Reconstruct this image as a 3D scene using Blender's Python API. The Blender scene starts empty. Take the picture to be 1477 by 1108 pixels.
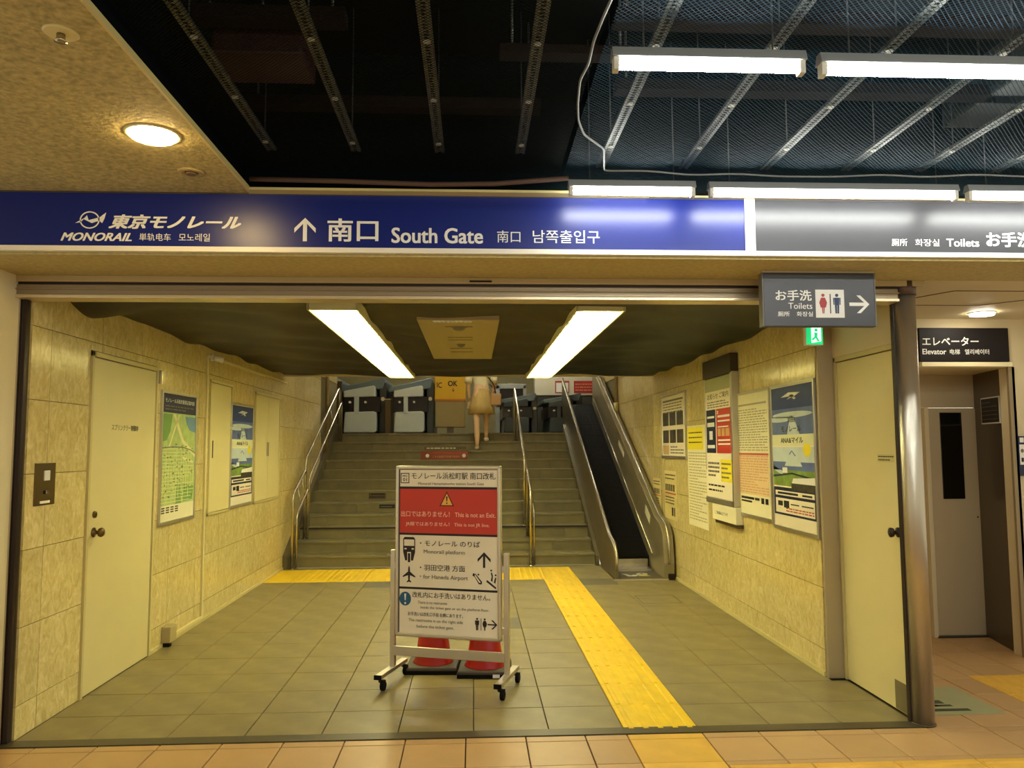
import bpy, bmesh, math, random
from math import radians as R, sin, cos, pi
from mathutils import Matrix, Vector
random.seed(7)
SC = bpy.context.scene
COL = SC.collection
# ------------------------------------------------------------------ camera
cam_data = bpy.data.cameras.new('camera')
cam_data.sensor_fit = 'HORIZONTAL'; cam_data.sensor_width = 36
cam_data.lens = 1130 / 1477 * 36
cam_data.clip_start = 0.02
cam = bpy.data.objects.new('camera', cam_data); COL.objects.link(cam)
cam.matrix_world = (Matrix.Translation((0, 0, 1.5)) @ Matrix.Rotation(R(-2.83), 4, 'Z') @
                    Matrix.Rotation(pi / 2 + R(4.638), 4, 'X') @ Matrix.Rotation(R(-0.265), 4, 'Z'))
SC.camera = cam
# ------------------------------------------------------------------ world, exposure
w = bpy.data.worlds.new('world'); SC.world = w; w.use_nodes = True
w.node_tree.nodes['Background'].inputs[0].default_value = (1.0, 0.90, 0.66, 1)
w.node_tree.nodes['Background'].inputs[1].default_value = 0.28
SC.view_settings.view_transform = 'Standard'
SC.view_settings.look = 'None'
SC.view_settings.gamma = 1
SC.view_settings.use_curve_mapping = False
SC.view_settings.exposure = 1.5
TUBE_WARM = ((0.99, 0.94, 0.60), 12)      # corridor fluorescent tubes
TUBE_WHITE = ((0.98, 1.0, 0.95), 22.0)     # bare battens of the concourse
DOWN_WARM = ((1.0, 0.70, 0.30), 40.0)

# ------------------------------------------------------------------ helpers
def lin(c):
    c = c / 255.0
    return c / 12.92 if c <= 0.04045 else ((c + 0.055) / 1.055) ** 2.4
def rgb(*c): return (lin(c[0]), lin(c[1]), lin(c[2]), 1)
_m = {}
def mat(name, col, rough=0.5, metal=0.0, noise=0.0, scale=8.0, bump=0.0, rand=0.0, spec=0.5, bscale=None, coat=0.0):
    if name in _m: return _m[name]
    m = bpy.data.materials.new(name); m.use_nodes = True; nt = m.node_tree; N = nt.nodes; L = nt.links
    b = N['Principled BSDF']; b.inputs['Roughness'].default_value = rough; b.inputs['Metallic'].default_value = metal
    b.inputs['Specular IOR Level'].default_value = spec
    b.inputs['Coat Weight'].default_value = coat; b.inputs['Coat Roughness'].default_value = 0.08
    c = rgb(*col); b.inputs['Base Color'].default_value = c
    tc = N.new('ShaderNodeTexCoord')
    nz = N.new('ShaderNodeTexNoise'); nz.inputs['Scale'].default_value = scale; nz.inputs['Detail'].default_value = 6
    L.new(tc.outputs['Object'], nz.inputs['Vector'])
    amt = max(noise, 0.02)
    mr = N.new('ShaderNodeMapRange'); mr.inputs[1].default_value = 0.3; mr.inputs[2].default_value = 0.7
    mr.inputs[3].default_value = 1 - amt; mr.inputs[4].default_value = 1 + amt
    L.new(nz.outputs['Fac'], mr.inputs[0])
    last = mr.outputs[0]
    if rand:
        oi = N.new('ShaderNodeObjectInfo'); r2 = N.new('ShaderNodeMapRange')
        r2.inputs[3].default_value = 1 - rand; r2.inputs[4].default_value = 1 + rand
        L.new(oi.outputs['Random'], r2.inputs[0])
        mu = N.new('ShaderNodeMath'); mu.operation = 'MULTIPLY'
        L.new(last, mu.inputs[0]); L.new(r2.outputs[0], mu.inputs[1]); last = mu.outputs[0]
    mx = N.new('ShaderNodeVectorMath'); mx.operation = 'SCALE'; mx.inputs[0].default_value = c[:3]
    L.new(last, mx.inputs['Scale']); L.new(mx.outputs[0], b.inputs['Base Color'])
    if bump:
        n2 = N.new('ShaderNodeTexNoise'); n2.inputs['Scale'].default_value = bscale or scale * 6; n2.inputs['Detail'].default_value = 4
        L.new(tc.outputs['Object'], n2.inputs['Vector'])
        bp = N.new('ShaderNodeBump'); bp.inputs['Strength'].default_value = bump; bp.inputs['Distance'].default_value = 0.004
        L.new(n2.outputs['Fac'], bp.inputs['Height']); L.new(bp.outputs[0], b.inputs['Normal'])
    _m[name] = m; return m
def emat(name, col, strength):
    if name in _m: return _m[name]
    m = bpy.data.materials.new(name); m.use_nodes = True; nt = m.node_tree
    b = nt.nodes['Principled BSDF']
    b.inputs['Base Color'].default_value = (col[0], col[1], col[2], 1)
    b.inputs['Emission Color'].default_value = (col[0], col[1], col[2], 1)
    b.inputs['Emission Strength'].default_value = strength
    _m[name] = m; return m
def stone(name, c1, c2, c3, rough=0.2, rand=0.06, stretch=(7, 7, 4.4), sc=2.6):
    m = bpy.data.materials.new(name); m.use_nodes = True; nt = m.node_tree; N = nt.nodes; L = nt.links
    b = N['Principled BSDF']; b.inputs['Roughness'].default_value = rough
    tc = N.new('ShaderNodeTexCoord'); mp = N.new('ShaderNodeMapping')
    mp.inputs['Scale'].default_value = stretch; mp.inputs['Rotation'].default_value = (0.35, 0.0, 0)
    oi = N.new('ShaderNodeObjectInfo'); cb = N.new('ShaderNodeVectorMath'); cb.operation = 'MULTIPLY_ADD'
    cm = N.new('ShaderNodeCombineXYZ'); 
    for i in range(3): L.new(oi.outputs['Random'], cm.inputs[i])
    L.new(cm.outputs[0], cb.inputs[0]); cb.inputs[1].default_value = (11, 17, 23)
    L.new(tc.outputs['Object'], cb.inputs[2])
    L.new(cb.outputs[0], mp.inputs[0])
    n1 = N.new('ShaderNodeTexNoise'); n1.inputs['Scale'].default_value = sc; n1.inputs['Detail'].default_value = 8
    n1.inputs['Roughness'].default_value = 0.68; n1.inputs['Distortion'].default_value = 1.4
    L.new(mp.outputs[0], n1.inputs['Vector'])
    cr = N.new('ShaderNodeValToRGB'); e = cr.color_ramp.elements
    e[0].position = 0.32; e[0].color = rgb(*c1); e[1].position = 0.72; e[1].color = rgb(*c3)
    k = e.new(0.5); k.color = rgb(*c2)
    L.new(n1.outputs['Fac'], cr.inputs[0])
    r2 = N.new('ShaderNodeMapRange'); r2.inputs[3].default_value = 1 - rand; r2.inputs[4].default_value = 1 + rand
    L.new(oi.outputs['Random'], r2.inputs[0])
    vs = N.new('ShaderNodeVectorMath'); vs.operation = 'SCALE'
    L.new(cr.outputs[0], vs.inputs[0]); L.new(r2.outputs[0], vs.inputs['Scale'])
    L.new(vs.outputs[0], b.inputs['Base Color'])
    _m[name] = m; return m

def bm_new(): return bmesh.new()
def box(bm, x0, x1, y0, y1, z0, z1, ch=0.0):
    if ch:
        vs = [bm.verts.new(p) for p in
              [(x0, y0, z0), (x1, y0, z0), (x1, y1, z0), (x0, y1, z0)]]
        ws = [bm.verts.new(p) for p in [(x0, y0, z1 - ch), (x1, y0, z1 - ch), (x1, y1, z1 - ch), (x0, y1, z1 - ch)]]
        ts = [bm.verts.new(p) for p in [(x0 + ch, y0 + ch, z1), (x1 - ch, y0 + ch, z1), (x1 - ch, y1 - ch, z1), (x0 + ch, y1 - ch, z1)]]
        bm.faces.new(ts)
        for a, b_ in ((vs, ws), (ws, ts)):
            for i in range(4): bm.faces.new([a[i], a[(i + 1) % 4], b_[(i + 1) % 4], b_[i]])
        bm.faces.new(vs[::-1])
        return
    v = [bm.verts.new(p) for p in [(x0, y0, z0), (x1, y0, z0), (x1, y1, z0), (x0, y1, z0),
                                   (x0, y0, z1), (x1, y0, z1), (x1, y1, z1), (x0, y1, z1)]]
    for f in ((3, 2, 1, 0), (4, 5, 6, 7), (0, 1, 5, 4), (1, 2, 6, 5), (2, 3, 7, 6), (3, 0, 4, 7)):
        bm.faces.new([v[i] for i in f])
def prism(bm, pts, y0, y1):
    """polygon in XZ extruded along Y (y0 = front)"""
    a = [bm.verts.new((p[0], y0, p[1])) for p in pts]; b = [bm.verts.new((p[0], y1, p[1])) for p in pts]
    bm.faces.new(a); bm.faces.new(b[::-1])
    n = len(pts)
    for i in range(n): bm.faces.new([a[(i + 1) % n], a[i], b[i], b[(i + 1) % n]])
def prism_yz(bm, pts, x0, x1):
    a = [bm.verts.new((x0, p[0], p[1])) for p in pts]; b = [bm.verts.new((x1, p[0], p[1])) for p in pts]
    bm.faces.new(a); bm.faces.new(b[::-1])
    n = len(pts)
    for i in range(n): bm.faces.new([a[(i + 1) % n], a[i], b[i], b[(i + 1) % n]])
def cyl(bm, p0, p1, r0, r1=None, seg=16):
    r1 = r0 if r1 is None else r1
    p0 = Vector(p0); p1 = Vector(p1); d = (p1 - p0)
    q = d.to_track_quat('Z', 'Y').to_matrix()
    a = []; b = []
    for i in range(seg):
        t = 2 * pi * i / seg; u = q @ Vector((cos(t), sin(t), 0))
        a.append(bm.verts.new(p0 + u * r0)); b.append(bm.verts.new(p1 + u * r1))
    for i in range(seg): f = bm.faces.new([a[i], a[(i + 1) % seg], b[(i + 1) % seg], b[i]]); f.smooth = True
    bm.faces.new(a[::-1]); bm.faces.new(b)
def tube(bm, pts, r, seg=10, closed=False):
    pts = [Vector(p) for p in pts]; rings = []; n = len(pts)
    ref = None
    for i, p in enumerate(pts):
        if i == 0: d = pts[1] - p
        elif i == n - 1: d = p - pts[i - 1]
        else: d = (pts[i + 1] - p).normalized() + (p - pts[i - 1]).normalized()
        d.normalize()
        if ref is None:
            ref = Vector((0, 0, 1)) if abs(d.z) < 0.9 else Vector((1, 0, 0))
            ref = (ref - d * ref.dot(d)).normalized()
        else:
            ref = (ref - d * ref.dot(d)); ref.normalize()
        s = d.cross(ref)
        rings.append([bm.verts.new(p + (ref * cos(2 * pi * k / seg) + s * sin(2 * pi * k / seg)) * r) for k in range(seg)])
    for i in range(n - 1):
        for k in range(seg):
            f = bm.faces.new([rings[i][k], rings[i][(k + 1) % seg], rings[i + 1][(k + 1) % seg], rings[i + 1][k]]); f.smooth = True
    bm.faces.new(rings[0][::-1]); bm.faces.new(rings[-1])
def rounded(pts, rad, n=5):
    """round the inner corners of a polyline"""
    pts = [Vector(p) for p in pts]; out = [pts[0]]
    for i in range(1, len(pts) - 1):
        a, b, c = pts[i - 1], pts[i], pts[i + 1]
        r = min(rad, (a - b).length * .45, (c - b).length * .45)
        p = b + (a - b).normalized() * r; q = b + (c - b).normalized() * r
        for k in range(n + 1):
            t = k / n; out.append(p * (1 - t) ** 2 + b * 2 * t * (1 - t) + q * t * t)
    out.append(pts[-1]); return out
def lathe(bm, prof, cx=0, cy=0, seg=24, sx=1, sy=1):
    rings = [[bm.verts.new((cx + r * sx * cos(2 * pi * k / seg), cy + r * sy * sin(2 * pi * k / seg), z)) for k in range(seg)] for r, z in prof]
    for i in range(len(rings) - 1):
        for k in range(seg):
            f = bm.faces.new([rings[i][k], rings[i][(k + 1) % seg], rings[i + 1][(k + 1) % seg], rings[i + 1][k]]); f.smooth = True
    bm.faces.new(rings[0][::-1]); bm.faces.new(rings[-1])
def obj(name, bm, m, parent=None, bevel=0.0, loc=None, rz=0.0, smooth=False):
    bmesh.ops.recalc_face_normals(bm, faces=bm.faces)
    me = bpy.data.meshes.new(name); bm.to_mesh(me); bm.free()
    if m: me.materials.append(m)
    if smooth:
        for p in me.polygons: p.use_smooth = True
    o = bpy.data.objects.new(name, me); COL.objects.link(o)
    if parent: o.parent = parent
    if loc: o.location = loc
    if rz: o.rotation_euler.z = rz
    if bevel:
        b = o.modifiers.new('bevel', 'BEVEL'); b.width = bevel; b.segments = 2; b.limit_method = 'ANGLE'; b.angle_limit = R(40)
    return o
def inst(name, me, parent, loc=(0, 0, 0)):
    o = bpy.data.objects.new(name, me); COL.objects.link(o); o.parent = parent; o.location = loc; return o
def bx(name, d, m, parent=None, bevel=0.0, **k):
    bm = bm_new(); box(bm, *d); return obj(name, bm, m, parent, bevel, **k)
def tag(o, label, cat, group=None, kind=None):
    o['label'] = label; o['category'] = cat
    if group: o['group'] = group
    if kind: o['kind'] = kind
    return o
def struct(o, label=None, cat=None):
    o['kind'] = 'structure'
    if label: o['label'] = label
    if cat: o['category'] = cat
    return o
def thing(name, label, cat, loc=(0, 0, 0), rz=0, group=None):
    o = bpy.data.objects.new(name, None); COL.objects.link(o); o.location = loc; o.rotation_euler.z = rz
    o.empty_display_size = 0.1
    return tag(o, label, cat, group)
def copy_tree(o, parent=None):
    c = o.copy(); COL.objects.link(c)
    if parent: c.parent = parent
    for ch in list(o.children): copy_tree(ch, c)
    return c
def text(body, parent, m, x0, x1, z0, z1, y, bold=0.0, shear=0.0, name='lettering', keep=True):
    """flat lettering fitted into the box x0..x1, z0..z1 of the parent's front plane"""
    c = bpy.data.curves.new('t', 'FONT'); c.body = body; c.size = 1; c.shear = shear
    c.resolution_u = 3
    o = bpy.data.objects.new('t', c); COL.objects.link(o)
    bpy.context.view_layer.update()
    me = bpy.data.meshes.new_from_object(o.evaluated_get(bpy.context.evaluated_depsgraph_get()))
    bpy.data.objects.remove(o); bpy.data.curves.remove(c)
    co = [tuple(v.co) for v in me.vertices]; fs_ = [tuple(p.vertices) for p in me.polygons]
    bpy.data.meshes.remove(me)
    if bold >= .012: sh = [(-bold, -bold * .6), (bold, -bold * .6), (-bold, bold * .6), (bold, bold * .6), (0, 0)]
    elif bold > .003: sh = [(-bold, 0), (bold, 0)]
    else: sh = [(0, 0)]
    n_ = len(co); vv = [(p[0] + dx, p[1] + dy) for dx, dy in sh for p in co]
    ff = [tuple(i + k * n_ for i in f) for k in range(len(sh)) for f in fs_]
    xs = [v[0] for v in vv]; ys = [v[1] for v in vv]
    a, b_, c_, d = min(xs), max(xs), min(ys), max(ys)
    me = bpy.data.meshes.new(name)
    me.from_pydata([((v[0] - a) / (b_ - a) * (x1 - x0) + x0, y - .0001 * (i_ // n_), (v[1] - c_) / (d - c_) * (z1 - z0) + z0) for i_, v in enumerate(vv)], [], ff)
    me.materials.clear(); me.materials.append(m); me.name = name
    o = bpy.data.objects.new(name, me); COL.objects.link(o); o.parent = parent
    return o
def rects(parent, m, rs, y, name='printed_block', th=0.0006, tone=None):
    if tone: m = mat('print_tone_%d' % tone[0], tone, .6)
    if len(rs) > 1 and len(rs) <= 9 and name != 'small_print':
        return [rects(parent, m, [q], y, name, th) for q in rs][0]
    bm = bm_new()
    for x0, x1, z0, z1 in rs: box(bm, x0, x1, y, y + th, z0, z1)
    o = obj(name, bm, m, parent)
    if len(rs) > 1: o['kind'] = 'stuff'
    return o
def poly(parent, m, ps, y, name='printed_shape', th=0.0006):
    if len(ps) > 1 and name.split('_')[0] in ('printed', 'white', 'warning'):
        return [poly(parent, m, [q], y, name, th) for q in ps][0]
    bm = bm_new()
    for p in ps: prism(bm, p, y, y + th)
    return obj(name, bm, m, parent)
def ell(cx, cz, rx, rz, n=20, a0=0, a1=2 * pi):
    return [(cx + rx * cos(a0 + (a1 - a0) * i / n), cz + rz * sin(a0 + (a1 - a0) * i / n)) for i in range(n)]
def linesrect(x0, x1, z0, z1, n, fill=0.5, gap=True):
    out = []; h = (z1 - z0) / n; rnd = random.Random(int(abs(x0 * 1000 + z0 * 777 + n)))
    for i in range(n):
        z = z1 - (i + 0.5) * h; x = x0
        e = x1 if rnd.random() < .7 else x0 + (x1 - x0) * rnd.uniform(.5, .95)
        while x < e:
            l = min(rnd.uniform(.02, .08) * (x1 - x0) * 2, e - x)
            out.append((x, x + l, z - h * fill / 2, z + h * fill / 2)); x += l + (x1 - x0) * .025
    return out
def arrow(cx, cz, s, ang, t=0.17):
    """arrow polygons pointing along +x then rotated by ang"""
    P = [[(-.5, -t / 2), (.26, -t / 2), (-.13, -.45), (.07, -.45), (.52, 0), (.07, .45), (-.13, .45), (.26, t / 2), (-.5, t / 2)]]
    return [[(cx + s * (x * cos(ang) - z * sin(ang)), cz + s * (x * sin(ang) + z * cos(ang))) for x, z in p] for p in P]
def subtract(cell, holes):
    rs = [cell]
    for h in holes:
        out = []
        for r in rs:
            a0, a1, b0, b1 = r
            if h[1] <= a0 or h[0] >= a1 or h[3] <= b0 or h[2] >= b1: out.append(r); continue
            if h[0] > a0: out.append((a0, h[0], b0, b1))
            if h[1] < a1: out.append((h[1], a1, b0, b1))
            m0, m1 = max(a0, h[0]), min(a1, h[1])
            if h[2] > b0: out.append((m0, m1, b0, h[2]))
            if h[3] < b1: out.append((m0, m1, h[3], b1))
        rs = out
    return [r for r in rs if r[1] - r[0] > .012 and r[3] - r[2] > .012]

# ------------------------------------------------------------------ materials
M_marble = stone('marble_panel', (196, 176, 112), (216, 198, 134), (236, 222, 166), rough=0.17)
M_wallback = mat('wall_mortar', (120, 108, 62), .8)
M_cream = mat('cream_painted_steel', (221, 208, 150), .42, noise=.02, scale=3)
M_creamedge = mat('cream_frame', (206, 192, 130), .4)
M_ivory = mat('ivory_pillar', (226, 214, 176), .5, noise=.02, scale=2)
M_passage = mat('passage_wall_paint', (214, 198, 158), .55, noise=.02, scale=2)
M_stipple = mat('stippled_ceiling', (180, 166, 112), .8, noise=.30, scale=48, bump=1.0, bscale=60)
M_soffit = mat('soffit_plaster', (188, 172, 116), .75, noise=.14, scale=40, bump=.5, bscale=80)
M_ctile = mat('corridor_tile', (138, 124, 80), .40, noise=.18, scale=5, rand=.025, bump=.12)
M_dtile = mat('dark_corridor_tile', (104, 98, 74), .45, noise=.1, scale=5)
M_grout = mat('grout', (88, 80, 50), .85)
M_tan = mat('tan_tile', (196, 156, 102), .38, noise=.07, scale=4, rand=.05, bump=.08)
M_tangrout = mat('tan_grout', (84, 56, 34), .85)
M_yel = mat('yellow_tactile', (238, 198, 14), .45, noise=.08, scale=9, rand=.04)
M_yelpale = mat('worn_yellow_tactile', (232, 182, 70), .5, noise=.08, scale=7, rand=.04)
M_slab = mat('stair_stone', (126, 116, 80), .5, noise=.12, scale=6, rand=.07, bump=.1)
M_slabdark = mat('stair_nosing_strip', (30, 22, 16), .5)
M_steel = mat('stainless_steel', (196, 188, 172), .24, metal=1.0, noise=.03, scale=4)
M_colsteel = mat('brushed_column_steel', (196, 188, 170), .36, metal=.9, noise=.04, scale=3)
M_polish = mat('polished_steel', (170, 160, 136), .16, metal=1.0, noise=.06, scale=5)
M_alu = mat('aluminium', (205, 198, 178), .34, metal=.85)
M_dkbrown = mat('dark_bronze', (44, 30, 26), .4, metal=.3)
M_black = mat('black_rubber', (12, 10, 9), .7, spec=.15)
M_shutter = mat('shutter_housing', (156, 140, 112), .38, metal=.4, noise=.04, scale=3)
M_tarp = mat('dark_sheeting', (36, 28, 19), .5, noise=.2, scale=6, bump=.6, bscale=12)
M_blue = mat('blue_sign_face', (5, 27, 112), .33, coat=0)
M_gray = mat('grey_sign_face', (54, 54, 57), .34)
M_white = mat('white_print', (238, 236, 228), .5)
M_whitef = mat('white_enamel', (236, 234, 226), .35)
M_paper = mat('paper', (233, 226, 190), .6, noise=.01)
M_board = mat('board_face', (240, 230, 204), .5)
M_ink = mat('black_print', (28, 22, 20), .55)
M_inkgray = mat('grey_print', (118, 110, 96), .6)
M_red = mat('red_print', (200, 56, 40), .5)
M_redsoft = mat('soft_red_print', (196, 70, 60), .5)
M_orange = mat('salmon_print', (226, 160, 116), .6)
M_navy = mat('navy_print', (28, 34, 66), .5)
M_skyd = mat('deep_sky_print', (36, 58, 118), .5, noise=.15, scale=5)
M_skym = mat('mid_sky_print', (92, 110, 160), .5, noise=.2, scale=6)
M_skyl = mat('pale_sky_print', (200, 212, 212), .5, noise=.12, scale=6)
M_grass = mat('green_print', (122, 150, 62), .6, noise=.3, scale=12)
M_mapg = mat('map_green_print', (176, 196, 118), .6, noise=.15, scale=14)
M_mapb = mat('map_blue_print', (112, 150, 176), .6)
M_mapy = mat('map_yellow_print', (226, 222, 160), .6, noise=.05, scale=20)
M_yprint = mat('yellow_print', (240, 222, 30), .6)
M_glass = mat('dark_window', (16, 14, 10), .08)
M_cone = mat('red_cone_plastic', (160, 3, 3), .4)
M_conebase = mat('cone_base_rubber', (70, 60, 50), .6, noise=.1, scale=10)
M_doors = mat('elevator_door_steel', (196, 178, 142), .45, metal=.15, noise=.02, scale=2)
M_jamb = mat('dark_steel_jamb', (92, 78, 56), .3, metal=.5)
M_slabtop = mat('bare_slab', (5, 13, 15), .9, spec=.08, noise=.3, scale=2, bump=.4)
M_duct = mat('brown_beam_paint', (34, 24, 18), .8, spec=.1, noise=.25, scale=6)
M_galv = mat('galvanised_strip', (104, 106, 98), .4, metal=.7, noise=.3, scale=30)
M_net = mat('net_cord_grey', (14, 46, 60), .7, spec=.12)
M_gateblue = mat('gate_grey_blue', (104, 120, 128), .4)
M_gatewhite = mat('gate_pale_panel', (206, 216, 216), .45)
M_gatedark = mat('gate_dark_panel', (26, 20, 24), .25)
M_skin = mat('skin', (230, 192, 148), .5)
M_hair = mat('dark_hair', (36, 26, 20), .5)
M_shirt = mat('cream_shirt', (236, 226, 184), .8)
M_skirt = mat('khaki_skirt', (200, 172, 106), .7, noise=.08, scale=12)
M_shoe = mat('pale_shoe', (226, 214, 180), .5)
E_warm = emat('warm_tube_light', *TUBE_WARM)
E_white = emat('white_tube_light', *TUBE_WHITE)
E_down = emat('downlight_glow', *DOWN_WARM)
E_green = emat('green_lit_sign', (0.01, 0.55, 0.16), .42)
E_greenw = emat('white_lit_sign', (0.75, 1.0, 0.85), .5)

XL, XR, XD = -2.37, 2.30, 2.42          # corridor wall faces, recessed door plane
YT = 4.26                               # threshold
ZC = 2.41                               # corridor ceiling
YE = 9.88                               # end of the low ceiling

# ------------------------------------------------------------------ floors
fl = struct(bx('floor', (XL - .1, XD + .05, YT, 10.15, -.12, -.012), M_grout), 'olive grey tiled floor of the corridor leading to the stairs', 'floor')
G = 0.0025
def tile_mesh(a, b, m, name='tile', th=.03, ch=.0015):
    bm = bm_new(); box(bm, 0, a, 0, b, -th, 0, ch); bmesh.ops.recalc_face_normals(bm, faces=bm.faces)
    me = bpy.data.meshes.new(name); bm.to_mesh(me); bm.free(); me.materials.append(m); return me
_tm = {}
def put_tile(parent, x0, x1, y0, y1, m, g=G, name='tile', z=0.0):
    a, b = round(x1 - x0 - 2 * g, 4), round(y1 - y0 - 2 * g, 4)
    k = (a, b, m.name)
    if k not in _tm: _tm[k] = tile_mesh(a, b, m)
    return inst(name, _tm[k], parent, (x0 + g, y0 + g, z + random.uniform(-.0006, .0006)))
TACT = [(0.80, 1.20, YT, 9.06)]
warn_row = (XL, 1.20, 9.06, 9.96)
esc_hole = (1.56, 2.20, 8.9, 10.15)
xs = [-2.40 + .4 * i for i in range(13)]
ys = [YT + .4 * i for i in range(15)]
for j in range(len(ys)):
    for i in range(len(xs)):
        x0, x1 = max(xs[i], XL), min(xs[i] + .4, XD)
        y0, y1 = ys[j], min(ys[j] + .4, 10.15)
        if x1 - x0 < .05 or y1 - y0 < .05: continue
        if y0 > 5.05 and x1 > XR: x1 = XR
        if x1 - x0 < .05: continue
        for r in subtract((x0, x1, y0, y1), [TACT[0], warn_row]):
            dark = (abs(x0 + 1.2) < .05 and 8.5 < y0 < 8.9) or (1.15 < x0 < 1.55 and 8.5 < y0 < 8.9) or (abs(x0) < .05 and 6.6 < y0 < 6.9)
            put_tile(fl, *r, M_dtile if dark else M_ctile)
def tactile(kind, m, a=.4, b=.4):
    bm = bm_new(); box(bm, 0, a, 0, b, -.03, .001, .0015)
    if kind == 'bar':
        n = 5
        for i in range(n):
            c = a * (i + .5) / n
            v = [(c - .016, 0.001), (c - .010, .006), (c + .010, .006), (c + .016, .001)]
            A = [bm.verts.new((p[0], .012, p[1])) for p in v]; B = [bm.verts.new((p[0], b - .012, p[1])) for p in v]
            bm.faces.new(A); bm.faces.new(B[::-1])
            for q in range(3): bm.faces.new([A[q + 1], A[q], B[q], B[q + 1]])
    else:
        for i in range(6):
            for j in range(6):
                cx, cy = a * (i + .5) / 6, b * (j + .5) / 6
                lo = [bm.verts.new((cx + .015 * cos(t * pi / 3), cy + .015 * sin(t * pi / 3), .001)) for t in range(6)]
                hi = [bm.verts.new((cx + .009 * cos(t * pi / 3), cy + .009 * sin(t * pi / 3), .006)) for t in range(6)]
                bm.faces.new(hi)
                for t in range(6): bm.faces.new([lo[t], lo[(t + 1) % 6], hi[(t + 1) % 6], hi[t]])
    bmesh.ops.recalc_face_normals(bm, faces=bm.faces)
    me = bpy.data.meshes.new('tactile_tile'); bm.to_mesh(me); bm.free(); me.materials.append(m); return me
tb = tactile('bar', M_yel, .396, .396)
y = YT
while y < 9.0:
    inst('tactile_tile', tb, fl, (.802, y + .002, .001)); y += .4
td = tactile('dot', M_yel, .404, .446)
x = 1.20 - .408; xl = x
while x > XL - .3:
    for yy in (9.06, 9.51):
        if x > XL: inst('tactile_tile', td, fl, (x + .002, yy + .002, .001)); xl = x
    x -= .408
put_tile(fl, XL, xl, 9.06, 9.51, M_yel, .002, 'tactile_tile'); put_tile(fl, XL, xl, 9.51, 9.96, M_yel, .002, 'tactile_tile')
# a thin inspection cover in the floor near the escalator
bm = bm_new()
for d in ((1.62, 2.02, 7.60, 7.615), (1.62, 2.02, 7.99, 8.005), (1.62, 1.635, 7.6, 8.0), (2.005, 2.02, 7.6, 8.0)):
    box(bm, d[0], d[1], d[2], d[3], .0, .0015)
obj('cover_frame', bm, M_dtile, fl)

fc = struct(bx('floor', (-3.6, 5.2, -4.0, YT, -.12, -.012), M_tangrout), 'tan tiled concourse floor in front of the threshold', 'floor')
JX = [.58 - .31 * i for i in range(12)][::-1] + [.80, 1.20] + [1.50 + .305 * i for i in range(11)]
JY = [4.13 - .303 * i for i in range(6)]
JYs = sorted([YT - .06] + JY)
frontrow = (1.20, 5.0, 3.38, 3.78)
for j in range(len(JYs) - 1):
    for i in range(len(JX) - 1):
        x0, x1, y0, y1 = JX[i], JX[i + 1], JYs[j], JYs[j + 1]
        if x0 > 4.3: continue
        if x0 >= .79 and x1 <= 1.21:
            if y1 > 3.3: put_tile(fc, x0, x1, y0, y1, M_yelpale, .003)
            continue
        for r in subtract((x0, x1, y0, y1), [frontrow, (3.22, 3.62, 3.78, 5.1)]):
            put_tile(fc, *r, M_tan, .003)
tby = tactile('bar', M_yelpale, .394, .394)
for i in range(8):
    o = inst('tactile_tile', tby, fc, (1.203 + .4 * (i + 1) - .003, 3.383, .0)); o.rotation_euler.z = pi / 2
for x0, x1, y0, y1 in ((-3.6, 4.6, -4.0, 2.6),):
    bm = bm_new()
    for a in range(27):
        for b in range(21):
            X, Y_ = x0 + a * .31, y0 + b * .31
            if X < 4.3 and Y_ < 2.3: box(bm, X + .003, X + .307, Y_ + .003, Y_ + .307, -.02, 0)
    o = obj('distant_tiles', bm, M_tan, fc); o['kind'] = 'stuff'
# passage to the elevator
fp = struct(bx('floor', (XD + .05, 5.2, YT, 6.4, -.12, -.012), M_tangrout), 'tan tiled floor of the passage to the elevator', 'floor')
for i in range(len(JX) - 1):
    for j in range(8):
        x0, x1 = JX[i], JX[i + 1]; y0, y1 = 4.13 + .303 * j, 4.13 + .303 * (j + 1)
        if j == 0: y0 = YT - .06
        if x1 < 2.5 or x0 > 4.3: continue
        for r in subtract((max(x0, 2.44), x1, y0, min(y1, 6.2)), [(3.22, 3.62, 3.78, 5.1)]): put_tile(fp, *r, M_tan, .003)
for k in range(4):
    inst('tactile_tile', tby, fp, (3.223, 4.70 - .4 * k + .003, .0))
thr = struct(bx('trim_1', (XL - .03, XD + .03, YT - .055, YT + .035, -.03, .004), mat('threshold_bronze', (88, 78, 52), .4, metal=.4)), 'dark metal threshold strip under the shutter line', 'threshold')

# floor sticker beside the column (green arrow print)
fs = thing('floor_sticker', 'worn pale green floor sticker with dark marks beside the steel column', 'sticker', (2.62, 4.38, 0))
bx('backing', (-.06, .36, 0, .50, .001, .0022), mat('pale_green_film', (168, 166, 118), .5, noise=.05, scale=6), fs)
bm = bm_new()
for x0, x1, y0, y1 in ((-.04, .20, .06, .10), (-.04, .06, .14, .17), (-.02, .12, .19, .25), (.04, .14, .14, .17), (-.04, .04, .32, .39)):
    box(bm, x0, x1, y0, y1, .002, .003)
obj('printed_mark', bm, mat('dark_green_film', (64, 72, 50), .5), fs)

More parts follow.
